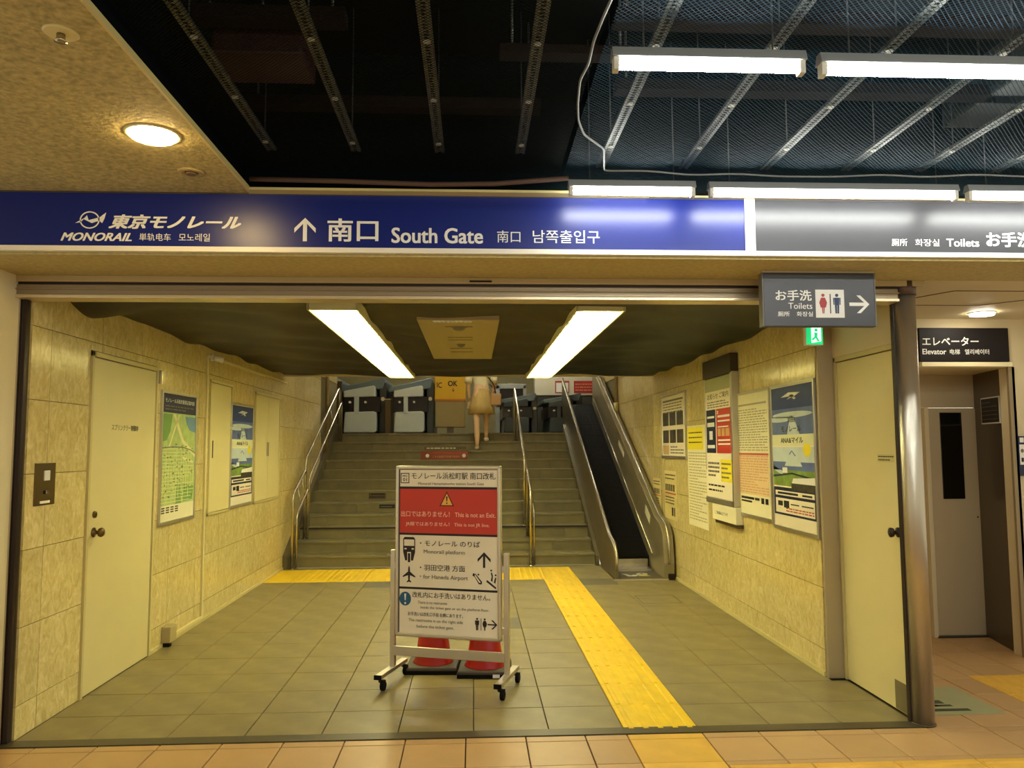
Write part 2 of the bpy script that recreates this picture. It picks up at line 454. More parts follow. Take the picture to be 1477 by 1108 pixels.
# ------------------------------------------------------------------ walls
def wall_panels(parent, face_x, side, ya, yb, za, zb, holes, pw=.6, ph=.4, z_off=.17, y_off=3.9, th=.02):
    """marble panels as separate pieces; side=+1 left wall (panel sticks out to +x)"""
    nz = 0; z = z_off - ph
    while z < zb:
        y = y_off
        while y < yb:
            c = (max(y, ya), min(y + pw, yb), max(z, za), min(z + ph, zb))
            if c[1] - c[0] > .02 and c[3] - c[2] > .02:
                for r in subtract(c, holes):
                    g = .0018; bm = bm_new()
                    a, b_ = (face_x - th, face_x) if side > 0 else (face_x, face_x + th)
                    jx = random.uniform(-.0008, .0008)
                    box(bm, a + jx, b_ + jx, r[0] + g, r[1] - g, r[2] + g, r[3] - g)
                    obj('marble_panel', bm, M_marble, parent)
            y += pw
        z += ph
wl = struct(bx('wall_left', (XL - .30, XL - .012, 4.30, 13.8, -.1, 4.4), M_wallback), 'marble clad left wall of the corridor', 'wall')
holesL = [(4.955, 5.975, -1, 2.115), (7.155, 7.80, .905, 2.125), (8.63, 9.72, .905, 2.12)]
wall_panels(wl, XL, 1, 4.30, 12.3, 0, 2.62, holesL)
wall_panels(wl, XL, 1, 9.9, 13.75, 2.62, 4.3, [], pw=.9, ph=.6)
wr = struct(bx('wall_right', (XR + .012, XD, 5.13, 13.8, -.1, 4.4), M_wallback), 'marble clad right wall of the corridor', 'wall')
wall_panels(wr, XR, -1, 5.15, 12.3, 0, 2.62, [], y_off=3.95)
wall_panels(wr, XR, -1, 9.9, 13.75, 2.62, 4.3, [], pw=.9, ph=.6)
struct(bx('trim_2', (XR - .004, XD + .01, 5.10, 5.13, 0, 2.42), mat('pale_steel_edge', (178, 162, 128), .4, metal=.25), bevel=.002), 'satin metal edge trim ending the right marble wall', 'trim')
struct(bx('baseboard_left', (XL, XL + .012, 5.98, 10.1, 0, .03), M_creamedge))
struct(bx('baseboard_right', (XR - .012, XR, 5.15, 8.95, 0, .03), M_creamedge))

# door in the left wall
def steel_door(name, y0, y1, z1, xf, side, kind='door'):
    d = bpy.data.objects.new(name, None); COL.objects.link(d); d.location = (xf, (y0 + y1) / 2, 0)
    d.rotation_euler.z = pi / 2 if side > 0 else -pi / 2
    d['kind'] = 'structure'
    w2 = (y1 - y0) / 2
    bm = bm_new()
    box(bm, -w2, -w2 + .025, -.012, .06, 0, z1); box(bm, w2 - .025, w2, -.012, .06, 0, z1); box(bm, -w2, w2, -.012, .06, z1 - .03, z1)
    obj('door_frame', bm, M_creamedge, d, .001)
    bx('door_leaf', (-w2 + .029, w2 - .029, -.002, .04, .006, z1 - .036), M_cream, d, .001)
    bx('shadow_gap', (-w2 + .02, w2 - .02, .02, .03, .0, z1 - .02), M_dkbrown, d)
    return d, w2
d1, w2 = steel_door('door_1', 4.955, 5.975, 2.11, XL + .003, 1)
d1['label'] = 'cream steel door with a round knob in the left wall'; d1['category'] = 'door'
text('スプリンクラー制御弁', d1, M_ink, -.21, .20, 1.625, 1.665, -.0035, .01)
bm = bm_new(); lathe(bm, [(.030, 0), (.030, .006), (.012, .01), (.012, .03), (.026, .036), (.030, .05), (.022, .062), (.004, .066)], seg=20)
kn = obj('door_knob', bm, mat('knob_bronze', (120, 96, 56), .3, metal=.9), d1); kn.rotation_euler = (pi / 2, 0, 0); kn.location = (-w2 + .105, -.002, .985)
bm = bm_new(); lathe(bm, [(.022, 0), (.022, .010), (.016, .013)], seg=20)
kn = obj('lock_cylinder', bm, mat('knob_bronze', (120, 96, 56), .3, metal=.9), d1); kn.rotation_euler = (pi / 2, 0, 0); kn.location = (-w2 + .105, -.002, 1.095)
bm = bm_new(); box(bm, w2 + .004, w2 + .02, -.03, .0, 1.99, 2.09); obj('door_closer_bracket', bm, M_steel, d1)

# flush hatches in the left wall
def hatch(name, y0, y1, z0, z1, label, leaves, handle_u):
    h = thing(name, label, 'wall hatch', (XL + .004, (y0 + y1) / 2, z0), pi / 2)
    w2 = (y1 - y0) / 2; H = z1 - z0
    bm = bm_new()
    box(bm, -w2, w2, -.008, .05, 0, .022); box(bm, -w2, w2, -.008, .05, H - .022, H)
    box(bm, -w2, -w2 + .022, -.008, .05, 0, H); box(bm, w2 - .022, w2, -.008, .05, 0, H)
    obj('frame', bm, M_creamedge, h, .001)
    ww = (2 * w2 - .05) / leaves
    for k in range(leaves):
        a = -w2 + .025 + ww * k
        bx('door_leaf', (a + .002, a + ww - .002, -.002, .03, .026, H - .026), M_cream, h, .001)
    for u in handle_u:
        bx('recessed_handle', (u - .012, u + .012, -.0035, .0, H * .42, H * .55), M_dkbrown, h)
    return h
hatch('wall_hatch', 7.155, 7.80, .905, 2.125, 'narrow cream wall hatch left of the small blue poster', 1, (-.22,))
hatch('wall_hatch', 8.63, 9.72, .905, 2.12, 'wide double cream wall hatch right of the small blue poster', 2, (-.03, .03))

# steel control plate
cp = thing('control_plate', 'brown steel wall plate with a switch and keyhole left of the door', 'switch plate', (XL, 4.483, 1.195), pi / 2)
bx('plate', (-.104, .104, -.006, 0, 0, .232), mat('bronze_plate', (110, 92, 52), .35, metal=.6), cp, .002)
bx('rocker_switch', (-.02, .035, -.013, -.006, .135, .19), M_white, cp, .002)
bm = bm_new(); cyl(bm, (.012, -.016, .072), (.012, -.004, .072), .014); obj('key_cylinder', bm, M_steel, cp)
bm = bm_new(); cyl(bm, (-.008, -.009, .072), (-.008, -.004, .072), .011); obj('keyhole', bm, M_black, cp)
bx('name_strip', (-.05, .05, -.008, -.006, .01, .024), M_white, cp)

# conduit and junction box
cd = thing('wall_conduit', 'cream surface conduit running down the left wall and along the floor', 'conduit', (XL, 7.06, 0), pi / 2)
bm = bm_new(); box(bm, -.012, .012, -.018, 0, .05, 2.33); obj('vertical_run', bm, M_cream, cd, .003)
bm = bm_new(); box(bm, -.70, .012, -.02, 0, .028, .056); obj('floor_run', bm, M_cream, cd, .003)
bm = bm_new(); box(bm, .0, 2.95, -.02, 0, 2.315, 2.338); obj('ceiling_run', bm, M_cream, cd, .003)
jb = thing('junction_box', 'small grey cream junction box at the foot of the left wall', 'junction box', (XL, 6.27, .0), pi / 2)
bx('housing', (-.065, .065, -.07, 0, .03, .15), mat('box_grey', (176, 160, 112), .5), jb, .006)
bx('rubber_foot', (-.055, -.01, -.06, 0, 0, .03), M_black, jb)
sm = thing('wall_sensor', 'small white sensor head on the left wall under the ceiling', 'sensor', (XL, 7.14, 2.30), pi / 2)
bm = bm_new(); cyl(bm, (0, 0, 0.02), (0, -.03, .02), .03); obj('base', bm, M_whitef, sm)
bm = bm_new(); cyl(bm, (0.0, -.03, .02), (0.05, -.10, .0), .022, .026); obj('sensor_head', bm, M_whitef, sm)

# right door
d2, w2 = steel_door('door_2', 4.335, 5.095, 2.085, XD - .008, -1)
d2['label'] = 'cream steel door between the right marble wall and the steel column'; d2['category'] = 'door'
bx('kick_plate', (w2 - .16, w2 - .03, -.004, 0, .01, .17), mat('kick_plate', (120, 110, 76), .5), d2)
st = rects(d2, M_creamedge, [(w2 - .25, w2 - .06, 1.405, 1.45)], -.0032, 'door_label')
rects(d2, M_ink, linesrect(w2 - .24, w2 - .07, 1.408, 1.447, 2, .35), -.0038, 'door_label_print')
bm = bm_new(); lathe(bm, [(.028, 0), (.028, .008), (.012, .012), (.012, .03), (.026, .036), (.028, .05), (.01, .06)], seg=18)
kn = obj('door_knob', bm, M_dkbrown, d2); kn.rotation_euler = (pi / 2, 0, 0); kn.location = (w2 - .05, -.002, 1.01)
struct(bx('wall_header', (XD - .02, XD + .05, 4.30, 5.13, 2.086, 2.42), M_passage), 'cream lintel above the right steel door', 'wall')
struct(bx('wall_divider', (XD + .035, XD + .05, 4.31, 6.2, -.02, 2.42), M_passage))
# left pillar with rounded corner
bm = bm_new()
pts = [(-3.4, 4.30), (-3.4, 3.86), (-2.51, 3.86)] + [(-2.51 + .10 * sin(t * pi / 12), 3.96 - .10 * cos(t * pi / 12)) for t in range(1, 7)] + [(-2.41, 4.30)]
a = [bm.verts.new((p[0], p[1], -.01)) for p in pts]; b = [bm.verts.new((p[0], p[1], 2.43)) for p in pts]
bm.faces.new(a[::-1]); bm.faces.new(b)
for i in range(len(pts)): bm.faces.new([a[i], a[(i + 1) % len(pts)], b[(i + 1) % len(pts)], b[i]])
struct(obj('wall_pillar', bm, M_ivory), 'ivory pillar with a rounded corner left of the corridor opening', 'pillar')
struct(bx('trim_3', (-2.402, -2.378, 4.25, 4.285, 0, 2.34), M_dkbrown, bevel=.003), 'dark shutter guide rail beside the left pillar', 'shutter guide')
struct(bx('trim_4', (-2.412, -2.402, 4.235, 4.26, 0, 2.34), M_steel))
struct(bx('trim_5', (2.368, 2.380, 4.27, 4.305, 0, 2.34), M_dkbrown, bevel=.003), 'dark shutter guide rail left of the steel column', 'shutter guide')

# passage walls and elevator
struct(bx('wall_passage_back', (2.46, 3.60, 6.15, 6.3, -.02, 2.42), M_passage))
bm = bm_new(); box(bm, 3.905, 5.2, 5.50, 5.62, 0, 2.42); box(bm, 3.05, 3.905, 5.50, 5.62, 2.065, 2.42)
struct(obj('wall_right', bm, M_passage), 'cream wall around the elevator recess', 'wall')
struct(bx('ceiling_recess', (3.0, 4.1, 5.62, 6.2, 2.07, 2.12), M_passage))
el = bpy.data.objects.new('door_3', None); COL.objects.link(el); el.location = (3.83, 6.15, 0); struct(el, 'pale elevator door with a tall narrow dark window', 'elevator door')
bx('door_leaf', (-.185, .215, -.02, 0, .01, 1.80), M_doors, el, .003)
bx('header_panel', (-.30, .235, -.012, .02, 1.806, 2.07), M_doors, el)
bx('door_jamb', (-.225, -.19, -.05, .02, 0, 1.803), M_passage, el, .003)
bx('window_pane', (-.085, .095, -.026, -.018, 1.075, 1.765), M_glass, el, .003)
bx('sill_plate', (-.2, .225, -.06, 0, 0, .008), M_dkbrown, el)
bm = bm_new(); cyl(bm, (.19, -.026, .93), (.19, -.018, .93), .006); obj('key_plug', bm, M_dkbrown, el)
bm = bm_new()
v = [(4.05, 6.16), (3.90, 5.50), (3.94, 5.50), (4.10, 6.16)]
a = [bm.verts.new((p[0], p[1], 0)) for p in v]; b = [bm.verts.new((p[0], p[1], 2.07)) for p in v]
bm.faces.new(a[::-1]); bm.faces.new(b)
for i in range(4): bm.faces.new([a[i], a[(i + 1) % 4], b[(i + 1) % 4], b[i]])
struct(obj('trim_6', bm, M_jamb), 'dark steel side jamb of the elevator recess', 'door jamb')
struct(bx('trim_7', (3.885, 3.912, 5.488, 5.51, 0, 2.07), mat('jamb_edge', (150, 132, 100), .4, metal=.4)))
ang = math.atan2(-.15, -.66)          # direction from far to near
nt_ = thing('notice_plate', 'small dark notice plate with white text on the elevator jamb', 'notice', (3.978, 5.83, 1.665), -pi / 2 + math.atan2(-.15, .66) * -1 - 2 * .2235)
bx('plate', (-.165, .165, -.012, -.002, 0, .205), M_whitef, nt_)
rects(nt_, mat('notice_black', (26, 20, 18), .6), [(-.155, .155, .01, .195)], -.0135, 'dark_panel', .002)
rects(nt_, M_inkgray, linesrect(-.14, .13, .02, .18, 5, .14), -.0145, 'small_print')
es = thing('elevator_sign', 'black elevator sign with white Japanese and English lettering above the recess', 'sign', (0, 5.488, 0))
bx('sign_face', (3.225, 3.893, -.012, .01, 2.105, 2.352), mat('black_sign_face', (26, 20, 20), .55, spec=.25), es, .002)
bx('lower_trim', (3.225, 3.90, -.03, .01, 2.068, 2.10), mat('cream_trim', (232, 218, 172), .4), es, .003)
text('エレベーター', es, M_white, 3.245, 3.665, 2.222, 2.285, -.0135, .015)
text('Elevator', es, M_white, 3.243, 3.42, 2.158, 2.198, -.0135, .02)
text('电梯   엘리베이터', es, M_white, 3.447, 3.74, 2.158, 2.196, -.0135, .004)
cs = thing('wall_notice', 'small white and navy pictogram notice at the right edge of the view', 'notice', (0, 5.488, 0))
bx('plate', (3.925, 4.08, -.008, 0, 1.28, 1.565), M_navy, cs)
rects(cs, M_white, [(3.93, 4.075, 1.36, 1.505), (3.935, 3.965, 1.52, 1.555)], -.0095, 'white_panel')
rects(cs, M_ink, [(3.94, 3.958, 1.38, 1.41), (3.985, 4.0, 1.38, 1.42), (3.985, 4.0, 1.44, 1.48), (4.03, 4.05, 1.38, 1.42)], -.0105, 'pictogram')
poly(cs, M_inkgray, [ell(3.95, 1.46, .012, .014, 10)], -.0105, 'pictogram')
struct(bx('baseboard_right', (3.90, 5.2, 5.485, 5.5, 0, .06), M_dkbrown))

# ------------------------------------------------------------------ ceilings and beam
struct(bx('ceiling', (-3.6, -1.063, -4.0, 3.74, 2.72, 2.735), M_stipple), 'cream stippled ceiling at the upper left', 'ceiling')
struct(bx('trim_8', (-1.066, -1.056, -4.0, 3.70, 2.714, 2.737), M_creamedge))
struct(bx('beam', (-3.6, 5.2, 3.745, 4.20, 2.42, 3.4), M_soffit), 'stippled cream beam soffit behind the long signs', 'beam')
struct(bx('ceiling_passage', (2.44, 5.2, 4.20, 6.2, 2.42, 2.5), M_passage), 'cream passage ceiling near the elevator', 'ceiling')
bm = bm_new()
for d in ((2.865, 5.0, 4.47, 4.48), (2.52, 3.32, 4.94, 4.95)): box(bm, d[0], d[1], d[2], d[3], 2.417, 2.4205)
for p0, p1 in (((2.62, 4.95), (2.865, 4.475)), ((3.32, 4.945), (3.75, 4.48))):
    n = Vector((p1[1] - p0[1], -(p1[0] - p0[0]), 0)).normalized() * .005
    vv = [bm.verts.new((p0[0] + s * n.x, p0[1] + s * n.y, z)) for z in (2.417, 2.42) for s in (-1, 1)] + [bm.verts.new((p1[0] + s * n.x, p1[1] + s * n.y, z)) for z in (2.417, 2.42) for s in (-1, 1)]
    for f in ((0, 1, 5, 4), (2, 3, 7, 6), (0, 2, 6, 4), (1, 3, 7, 5)): bm.faces.new([vv[i] for i in f])
struct(obj('trim_9', bm, mat('joint_brown', (104, 84, 52), .7)), 'brown panel joints in the passage ceiling', 'ceiling joint')
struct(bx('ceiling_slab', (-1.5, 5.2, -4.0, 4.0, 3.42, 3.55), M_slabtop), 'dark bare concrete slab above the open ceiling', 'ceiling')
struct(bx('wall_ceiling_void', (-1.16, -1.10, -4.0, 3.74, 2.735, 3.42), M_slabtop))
struct(bx('trim_12', (-1.07, .86, 3.655, 3.72, 2.716, 2.728), M_creamedge), 'thin cream trim above the blue sign under the open ceiling', 'trim')
# the cavity's back face
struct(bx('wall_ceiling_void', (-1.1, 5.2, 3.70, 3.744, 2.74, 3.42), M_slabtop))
# shutter housing
sh = thing('shutter_housing', 'long steel roller shutter housing across the corridor opening', 'shutter', (0, 4.20, 0))
bx('upper_trim', (-2.44, 2.52, 0, .02, 2.388, 2.420), mat('housing_cream', (186, 166, 118), .5), sh, .002)
bx('recess', (-2.44, 2.40, .02, .03, 2.36, 2.40), M_dkbrown, sh)
bx('slat_box', (-2.42, 2.37, .008, .15, 2.315, 2.375), M_shutter, sh, .006)
bx('slat', (-2.42, 2.37, -.004, .10, 2.345, 2.352), M_shutter, sh, .002)
bx('bottom_bar', (-2.42, 2.37, -.004, .12, 2.300, 2.318), mat('bright_bar', (222, 206, 170), .3, metal=.5), sh, .003)
bx('latch_slot', (-.02, .10, -.006, 0, 2.395, 2.405), M_dkbrown, sh)
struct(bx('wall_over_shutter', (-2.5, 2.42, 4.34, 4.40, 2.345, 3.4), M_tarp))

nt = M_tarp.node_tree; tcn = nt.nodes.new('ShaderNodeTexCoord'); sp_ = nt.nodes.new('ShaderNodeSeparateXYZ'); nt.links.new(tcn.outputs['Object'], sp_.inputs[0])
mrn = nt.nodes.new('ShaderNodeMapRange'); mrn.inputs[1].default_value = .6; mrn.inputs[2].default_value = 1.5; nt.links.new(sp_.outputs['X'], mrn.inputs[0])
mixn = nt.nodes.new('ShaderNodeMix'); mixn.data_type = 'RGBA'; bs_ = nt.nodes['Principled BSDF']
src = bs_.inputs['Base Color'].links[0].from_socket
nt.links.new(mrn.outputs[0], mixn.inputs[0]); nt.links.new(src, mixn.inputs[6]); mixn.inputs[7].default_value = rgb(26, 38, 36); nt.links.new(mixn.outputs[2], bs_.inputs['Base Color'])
# dark sheeting under the corridor ceiling
def sheet_z(x, y):
    z = ZC + .008 * sin(y * 3.1 + x * 1.7) + .006 * sin(x * 6.3 + y * 1.1) + .004 * sin(y * 11 + 2 * sin(x * 5))
    z += .010 * sin(7 * y + 3 * sin(2.1 * x))
    dx = x - XL
    z -= .085 * math.exp(-((y - 4.95) / .28) ** 2) * math.exp(-(dx / .25) ** 2)
    z -= .02 * math.exp(-((y - 6.2) / .5) ** 2) * math.exp(-(dx / .3) ** 2)
    return z
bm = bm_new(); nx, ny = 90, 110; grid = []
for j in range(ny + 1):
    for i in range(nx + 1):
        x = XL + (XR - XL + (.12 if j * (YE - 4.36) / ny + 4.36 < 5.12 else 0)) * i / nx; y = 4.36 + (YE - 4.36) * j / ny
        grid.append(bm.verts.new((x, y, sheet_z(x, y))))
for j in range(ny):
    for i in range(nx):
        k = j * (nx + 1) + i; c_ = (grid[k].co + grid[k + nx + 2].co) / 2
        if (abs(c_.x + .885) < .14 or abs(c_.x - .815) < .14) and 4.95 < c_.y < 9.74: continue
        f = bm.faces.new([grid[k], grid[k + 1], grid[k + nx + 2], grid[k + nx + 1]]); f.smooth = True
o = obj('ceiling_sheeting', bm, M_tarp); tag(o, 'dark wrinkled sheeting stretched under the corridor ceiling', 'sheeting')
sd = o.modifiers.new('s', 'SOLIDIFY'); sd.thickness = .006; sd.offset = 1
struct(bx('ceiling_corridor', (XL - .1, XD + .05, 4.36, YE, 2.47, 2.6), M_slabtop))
struct(bx('wall_ceiling_end', (XL, XR, YE, YE + .05, 2.40, 4.35), M_passage))
struct(bx('ceiling_stairwell', (-5.2, 5.2, YE, 20.0, 4.35, 4.5), M_stipple), 'high ceiling over the stairs and gates', 'ceiling')
# hatch panel in the ceiling
hp = thing('ceiling_hatch', 'square cream ceiling panel with speakers between the corridor light fixtures', 'ceiling panel', (-.105, 6.55, 2.385))
bm = bm_new(); box(bm, -.285, .285, -1.19, 1.19, -.006, .03); obj('panel', bm, mat('hatch_cream', (172, 156, 108), .5), hp, .002)
for yy, rr in ((-.85, .04), (.10, .028)):
    bm = bm_new(); lathe(bm, [(rr * .5, -.03), (rr, -.022), (rr * 1.3, -.008), (rr * 1.5, -.006)], cx=.0, cy=yy, seg=18); obj('detector', bm, M_inkgray, hp)
bm = bm_new()
for yy in (-.9, -.35, -.2, .35, .6): box(bm, -.10, .10, yy, yy + .02, -.009, -.006)
obj('vent_slot', bm, mat('slot_brown', (120, 100, 50), .6), hp)
bm = bm_new()
for k in range(9): lathe(bm, [(.012, -.016), (.02, -.006)], cx=-.16 + k * .03, cy=-1.15, seg=8)
obj('lamp_row', bm, M_whitef, hp)

# corridor light fixtures
def fixture(cx, label):
    t = thing('light_fixture', label, 'ceiling light', (cx, 4.93, 2.395), 0, None)
    L_ = 4.83; W = .155
    bm = bm_new()
    for s in (-1, 1):
        vs = [bm.verts.new(p) for p in ((s * W, 0, -.02), (s * W, L_, -.02), (s * W * .55, L_, .045), (s * W * .55, 0, .045))]
        bm.faces.new(vs)
    vs = [bm.verts.new(p) for p in ((-W * .55, 0, .045), (W * .55, 0, .045), (W * .55, L_, .045), (-W * .55, L_, .045))]; bm.faces.new(vs)
    for yy in (0, L_):
        vs = [bm.verts.new(p) for p in ((-W, yy, -.02), (W, yy, -.02), (W * .55, yy, .045), (-W * .55, yy, .045))]; bm.faces.new(vs)
    o = obj('reflector', bm, mat('reflector_cream', (240, 236, 190), .5), t)
    bm = bm_new()
    for s in (-1, 1): box(bm, s * W - .006, s * W + .006, -.006, L_ + .006, -.026, .05)
    for yy in (0, L_): box(bm, -W, W, yy - .006, yy + .006, -.026, .05)
    obj('rim', bm, mat('rim_cream', (236, 230, 170), .45), t)
    for k in range(4):
        for s in (-.5, .5):
            bm = bm_new(); cyl(bm, (s * W * .95, .04 + k * 1.2, .012), (s * W * .95, 1.17 + k * 1.2, .012), .015, seg=8); obj('tube', bm, E_warm, t)
    bm = bm_new()
    box(bm, -.003, .003, 0, L_, -.018, .018)
    for k in range(33): box(bm, -W + .004, W - .004, .07 + k * .1465, .073 + k * .1465, -.018, -.004)
    obj('louvre', bm, mat('louvre_white', (244, 240, 206), .4), t)
    return t
fixture(-.885, 'long bright louvred fluorescent fixture on the left of the corridor ceiling')
fixture(.815, 'long bright louvred fluorescent fixture on the right of the corridor ceiling')

# ------------------------------------------------------------------ open ceiling: net, furring strips, beams
for i, (x0, x1, y, h) in enumerate(((-.98, -.45, 2.66, .05), (.10, .62, 2.86, .035), (-1.0, .3, 3.36, .05), (.5, 2.9, 2.62, .05), (.6, 3.4, 3.15, .05), (-1.0, 3.6, 1.9, .08))):
    o = bx('ceiling_beam', (x0, x1, y, y + .08, 3.0, 3.0 + h), M_duct, bevel=.004)
    tag(o, ['short brown steel beam above the net at the upper left', 'short brown steel beam above the net near the middle', 'brown beam above the left net close to the blue sign',
            'dark beam above the net behind the first tube row', 'dark beam above the net between both tube rows', 'wide dark beam above the net at the top edge'][i], 'beam', 'beams above the net')
    for xx in (x0 + .05, x1 - .05):
        bm = bm_new(); cyl(bm, (xx, y + .04, 3.0 + h), (xx, y + .04, 3.42), .005, seg=6); obj('hanger_rod', bm, M_galv, o)
duct = bx('air_duct', (-.95, -.62, 2.78, 3.02, 2.93, 3.05), mat('red_brown_duct', (58, 26, 22), .5, noise=.2), bevel=.01)
tag(duct, 'dark red brown box duct beside the cream ceiling edge', 'duct')
bm = bm_new(); cyl(bm, (-.80, 2.9, 3.05), (-.80, 2.9, 3.42), .005, seg=6); obj('hanger_rod', bm, M_galv, duct)
bigduct = bx('air_duct', (2.22, 2.48, 2.0, 3.5, 3.0, 3.2), mat('grey_duct', (84, 88, 86), .5, metal=.4, noise=.2), bevel=.01)
tag(bigduct, 'grey sheet metal duct above the net at the upper right', 'duct')
for yy in (2.1, 3.4):
    bm = bm_new(); cyl(bm, (2.35, yy, 3.2), (2.35, yy, 3.42), .005, seg=6); obj('hanger_rod', bm, M_galv, bigduct)
# strips
proto = None
SX = [-.89, -.52, -.15, .21, .60, .995, 1.385, 1.78, 2.14, 2.52, 2.9]
lab = ['furring strip nearest the cream ceiling edge', 'second furring strip from the cream ceiling edge', 'third furring strip from the cream ceiling edge', 'fourth furring strip from the cream ceiling edge',
       'furring strip ending at the net cord loop', 'furring strip over the first short tube lamp', 'furring strip over the gap between front tube lamps', 'furring strip over the front long tube lamp',
       'fourth furring strip from the right side', 'third furring strip from the right side', 'second furring strip from the right side']
for i, x in enumerate(SX):
    t = thing('furring_strip', 'perforated steel ' + lab[i], 'furring strip', (x, 0, 2.815), 0, 'furring strips in the open ceiling')
    y1 = 3.58 if x > .4 else 3.42
    if proto is None or x > .4 and not proto.get('lng'):
        bm = bm_new(); n = int((y1 + 1.0) / .02)
        # flat strip with a row of square perforations down the middle
        for s in (-1, 1): box(bm, s * .014 - .006, s * .014 + .006, -1.0, y1, 0, .002); 
        for s in (-1, 1): box(bm, s * .020 - .001, s * .020 + .001, -1.0, y1, 0, .012)
        for k in range(n): box(bm, -.009, .009, -1.0 + k * .02, -1.0 + k * .02 + .009, 0, .002)
        st = obj('strip', bm, M_galv, t); proto = st; proto['lng'] = 1 if x > .4 else 0
        kids = [st]
        for k in range(8):
            yy = .3 + k * .43
            if yy < y1:
                bm = bm_new(); lathe(bm, [(.013, -.006), (.011, -.001), (.004, .0)], cx=0, cy=yy, seg=8)
                kids.append(obj('screw_washer', bm, mat('washer_white', (200, 198, 180), .4), t))
        for yy in (0, 1.2, 2.4, 3.3):
            bm = bm_new(); cyl(bm, (0, yy, .002), (0, yy, .60), .003, seg=6)
            kids.append(obj('hanger_rod', bm, mat('dark_rod', (50, 54, 54), .5), t))
    else:
        for q in kids:
            c = q.copy(); COL.objects.link(c); c.parent = t
# net: two families of diagonal cords, sagging a little between the strips
def net_z(x, y):
    z = 2.792 - .012 * abs(sin(pi * (x - .21) / .385)) - .006 * sin(y * 4 + x)
    return z
def net_patch(name, x0, x1, y0, y1, step, wd, m, label):
    bm = bm_new(); rnd = random.Random(3)
    for fam in (1, -1):
        c0 = (y0 - x1) if fam == 1 else (y0 + x0); c1 = (y1 - x0) if fam == 1 else (y1 + x1)
        c = c0
        while c < c1:
            # y = fam*k*x + c, diamonds
            prev = None; xx = x0; ph = rnd.random() * .004
            while xx <= x1 + 1e-6:
                yy = c + fam * xx
                if y0 <= yy <= y1:
                    p = (xx, yy + ph, net_z(xx, yy))
                    a = bm.verts.new((p[0] - wd, p[1] + fam * wd, p[2])); b = bm.verts.new((p[0] + wd, p[1] - fam * wd, p[2]))
                    if prev: bm.faces.new([prev[0], prev[1], b, a])
                    prev = (a, b)
                else: prev = None
                xx += .06
            c += step
    o = obj(name, bm, m); tag(o, label, 'net', None, 'stuff'); return o
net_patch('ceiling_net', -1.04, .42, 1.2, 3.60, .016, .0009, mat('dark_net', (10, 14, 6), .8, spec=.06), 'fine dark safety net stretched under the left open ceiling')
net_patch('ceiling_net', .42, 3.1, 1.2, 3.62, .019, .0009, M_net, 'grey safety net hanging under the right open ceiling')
# net edge cord
pts = []
for y_, x_ in ((1.7, .43), (2.0, .40), (2.2, .385), (2.35, .378), (2.5, .385), (2.62, .372), (2.8, .388), (2.95, .41), (3.08, .45), (3.18, .52), (3.24, .56)): pts.append((x_, y_, net_z(x_, y_) - .01))
for k in range(40):
    x_ = .60 + k * .065; pts.append((x_, 3.50 - .02 * sin(x_ * 3.2) - .006 * sin(x_ * 17), 2.765 + .004 * sin(x_ * 11)))
bm = bm_new(); tube(bm, rounded(pts, .03, 3), .0045, 6)
o = obj('edge_rope', bm, mat('cord_grey', (128, 132, 130), .5)); tag(o, 'wavy grey rope looping around the edge of the right net', 'rope')
bm = bm_new(); tube(bm, [(-1.04, 3.62, 2.755), (-.6, 3.60, 2.742), (-.2, 3.61, 2.735), (.1, 3.61, 2.742), (.45, 3.60, 2.77)], .012, 8)
o = obj('rolled_netting', bm, mat('hem_brown', (84, 60, 44), .7)); tag(o, 'brown rolled hem of the net along the blue sign', 'netting')
# bare tubes
def batten(x0, x1, y, label, grp):
    t = thing('tube_lamp', label, 'tube lamp', (x0, y, 2.68), 0, grp); L_ = x1 - x0
    bm = bm_new(); prism_pts = [(-.014, .055), (.014, .055), (.024, .026), (.024, .022), (-.024, .022), (-.024, .026)]
    a = [bm.verts.new((.0, p[0], p[1])) for p in prism_pts]; b = [bm.verts.new((L_, p[0], p[1])) for p in prism_pts]
    bm.faces.new(a); bm.faces.new(b[::-1])
    for i in range(6): bm.faces.new([a[i], a[(i + 1) % 6], b[(i + 1) % 6], b[i]])
    obj('housing', bm, mat('batten_grey', (128, 130, 128), .5), t)
    bm = bm_new(); cyl(bm, (.022, 0, 0), (L_ - .022, 0, 0), .0125, seg=12); obj('tube', bm, E_white, t)
    for s in (.012, L_ - .012):
        bm = bm_new(); box(bm, s - .009, s + .009, -.017, .017, -.018, .024); obj('socket', bm, mat('socket_white', (210, 206, 190), .5), t, .002)
    for s in (.1, L_ - .1):
        bm = bm_new(); cyl(bm, (s, 0, .055), (s, 0, .735), .003, seg=6); obj('hanger_rod', bm, mat('dark_rod', (50, 54, 54), .5), t)
g = 'bare fluorescent battens of the concourse'
batten(.44, 1.035, 3.53, 'short bare tube lamp right above the blue sign', g)
batten(1.10, 2.30, 3.535, 'long bare tube lamp above the joint of blue and grey signs', g)
batten(2.345, 3.545, 3.535, 'bare tube lamp cut off at the right above the toilet lettering', g)
batten(.43, 1.04, 2.325, 'short bare tube lamp in the front row over the net cord', g)
batten(1.09, 2.29, 2.335, 'long bare tube lamp in the front row at the upper right', g)
for x0, yy, l in ((2.40, 2.335, 'bare tube lamp in the front row beyond the right edge'), (.6, 1.0, 'left bare tube lamp of the unseen row added above the viewer'), (1.9, 1.0, 'right bare tube lamp of the unseen row added above the viewer'),
                  (-.3, -1.0, 'left bare tube lamp of the unseen row added behind the viewer'), (1.2, -1.0, 'right bare tube lamp of the unseen row added behind the viewer')):
    o = batten(x0, x0 + 1.2, yy, l, g)  # rows above and behind the viewer are added out of view for light

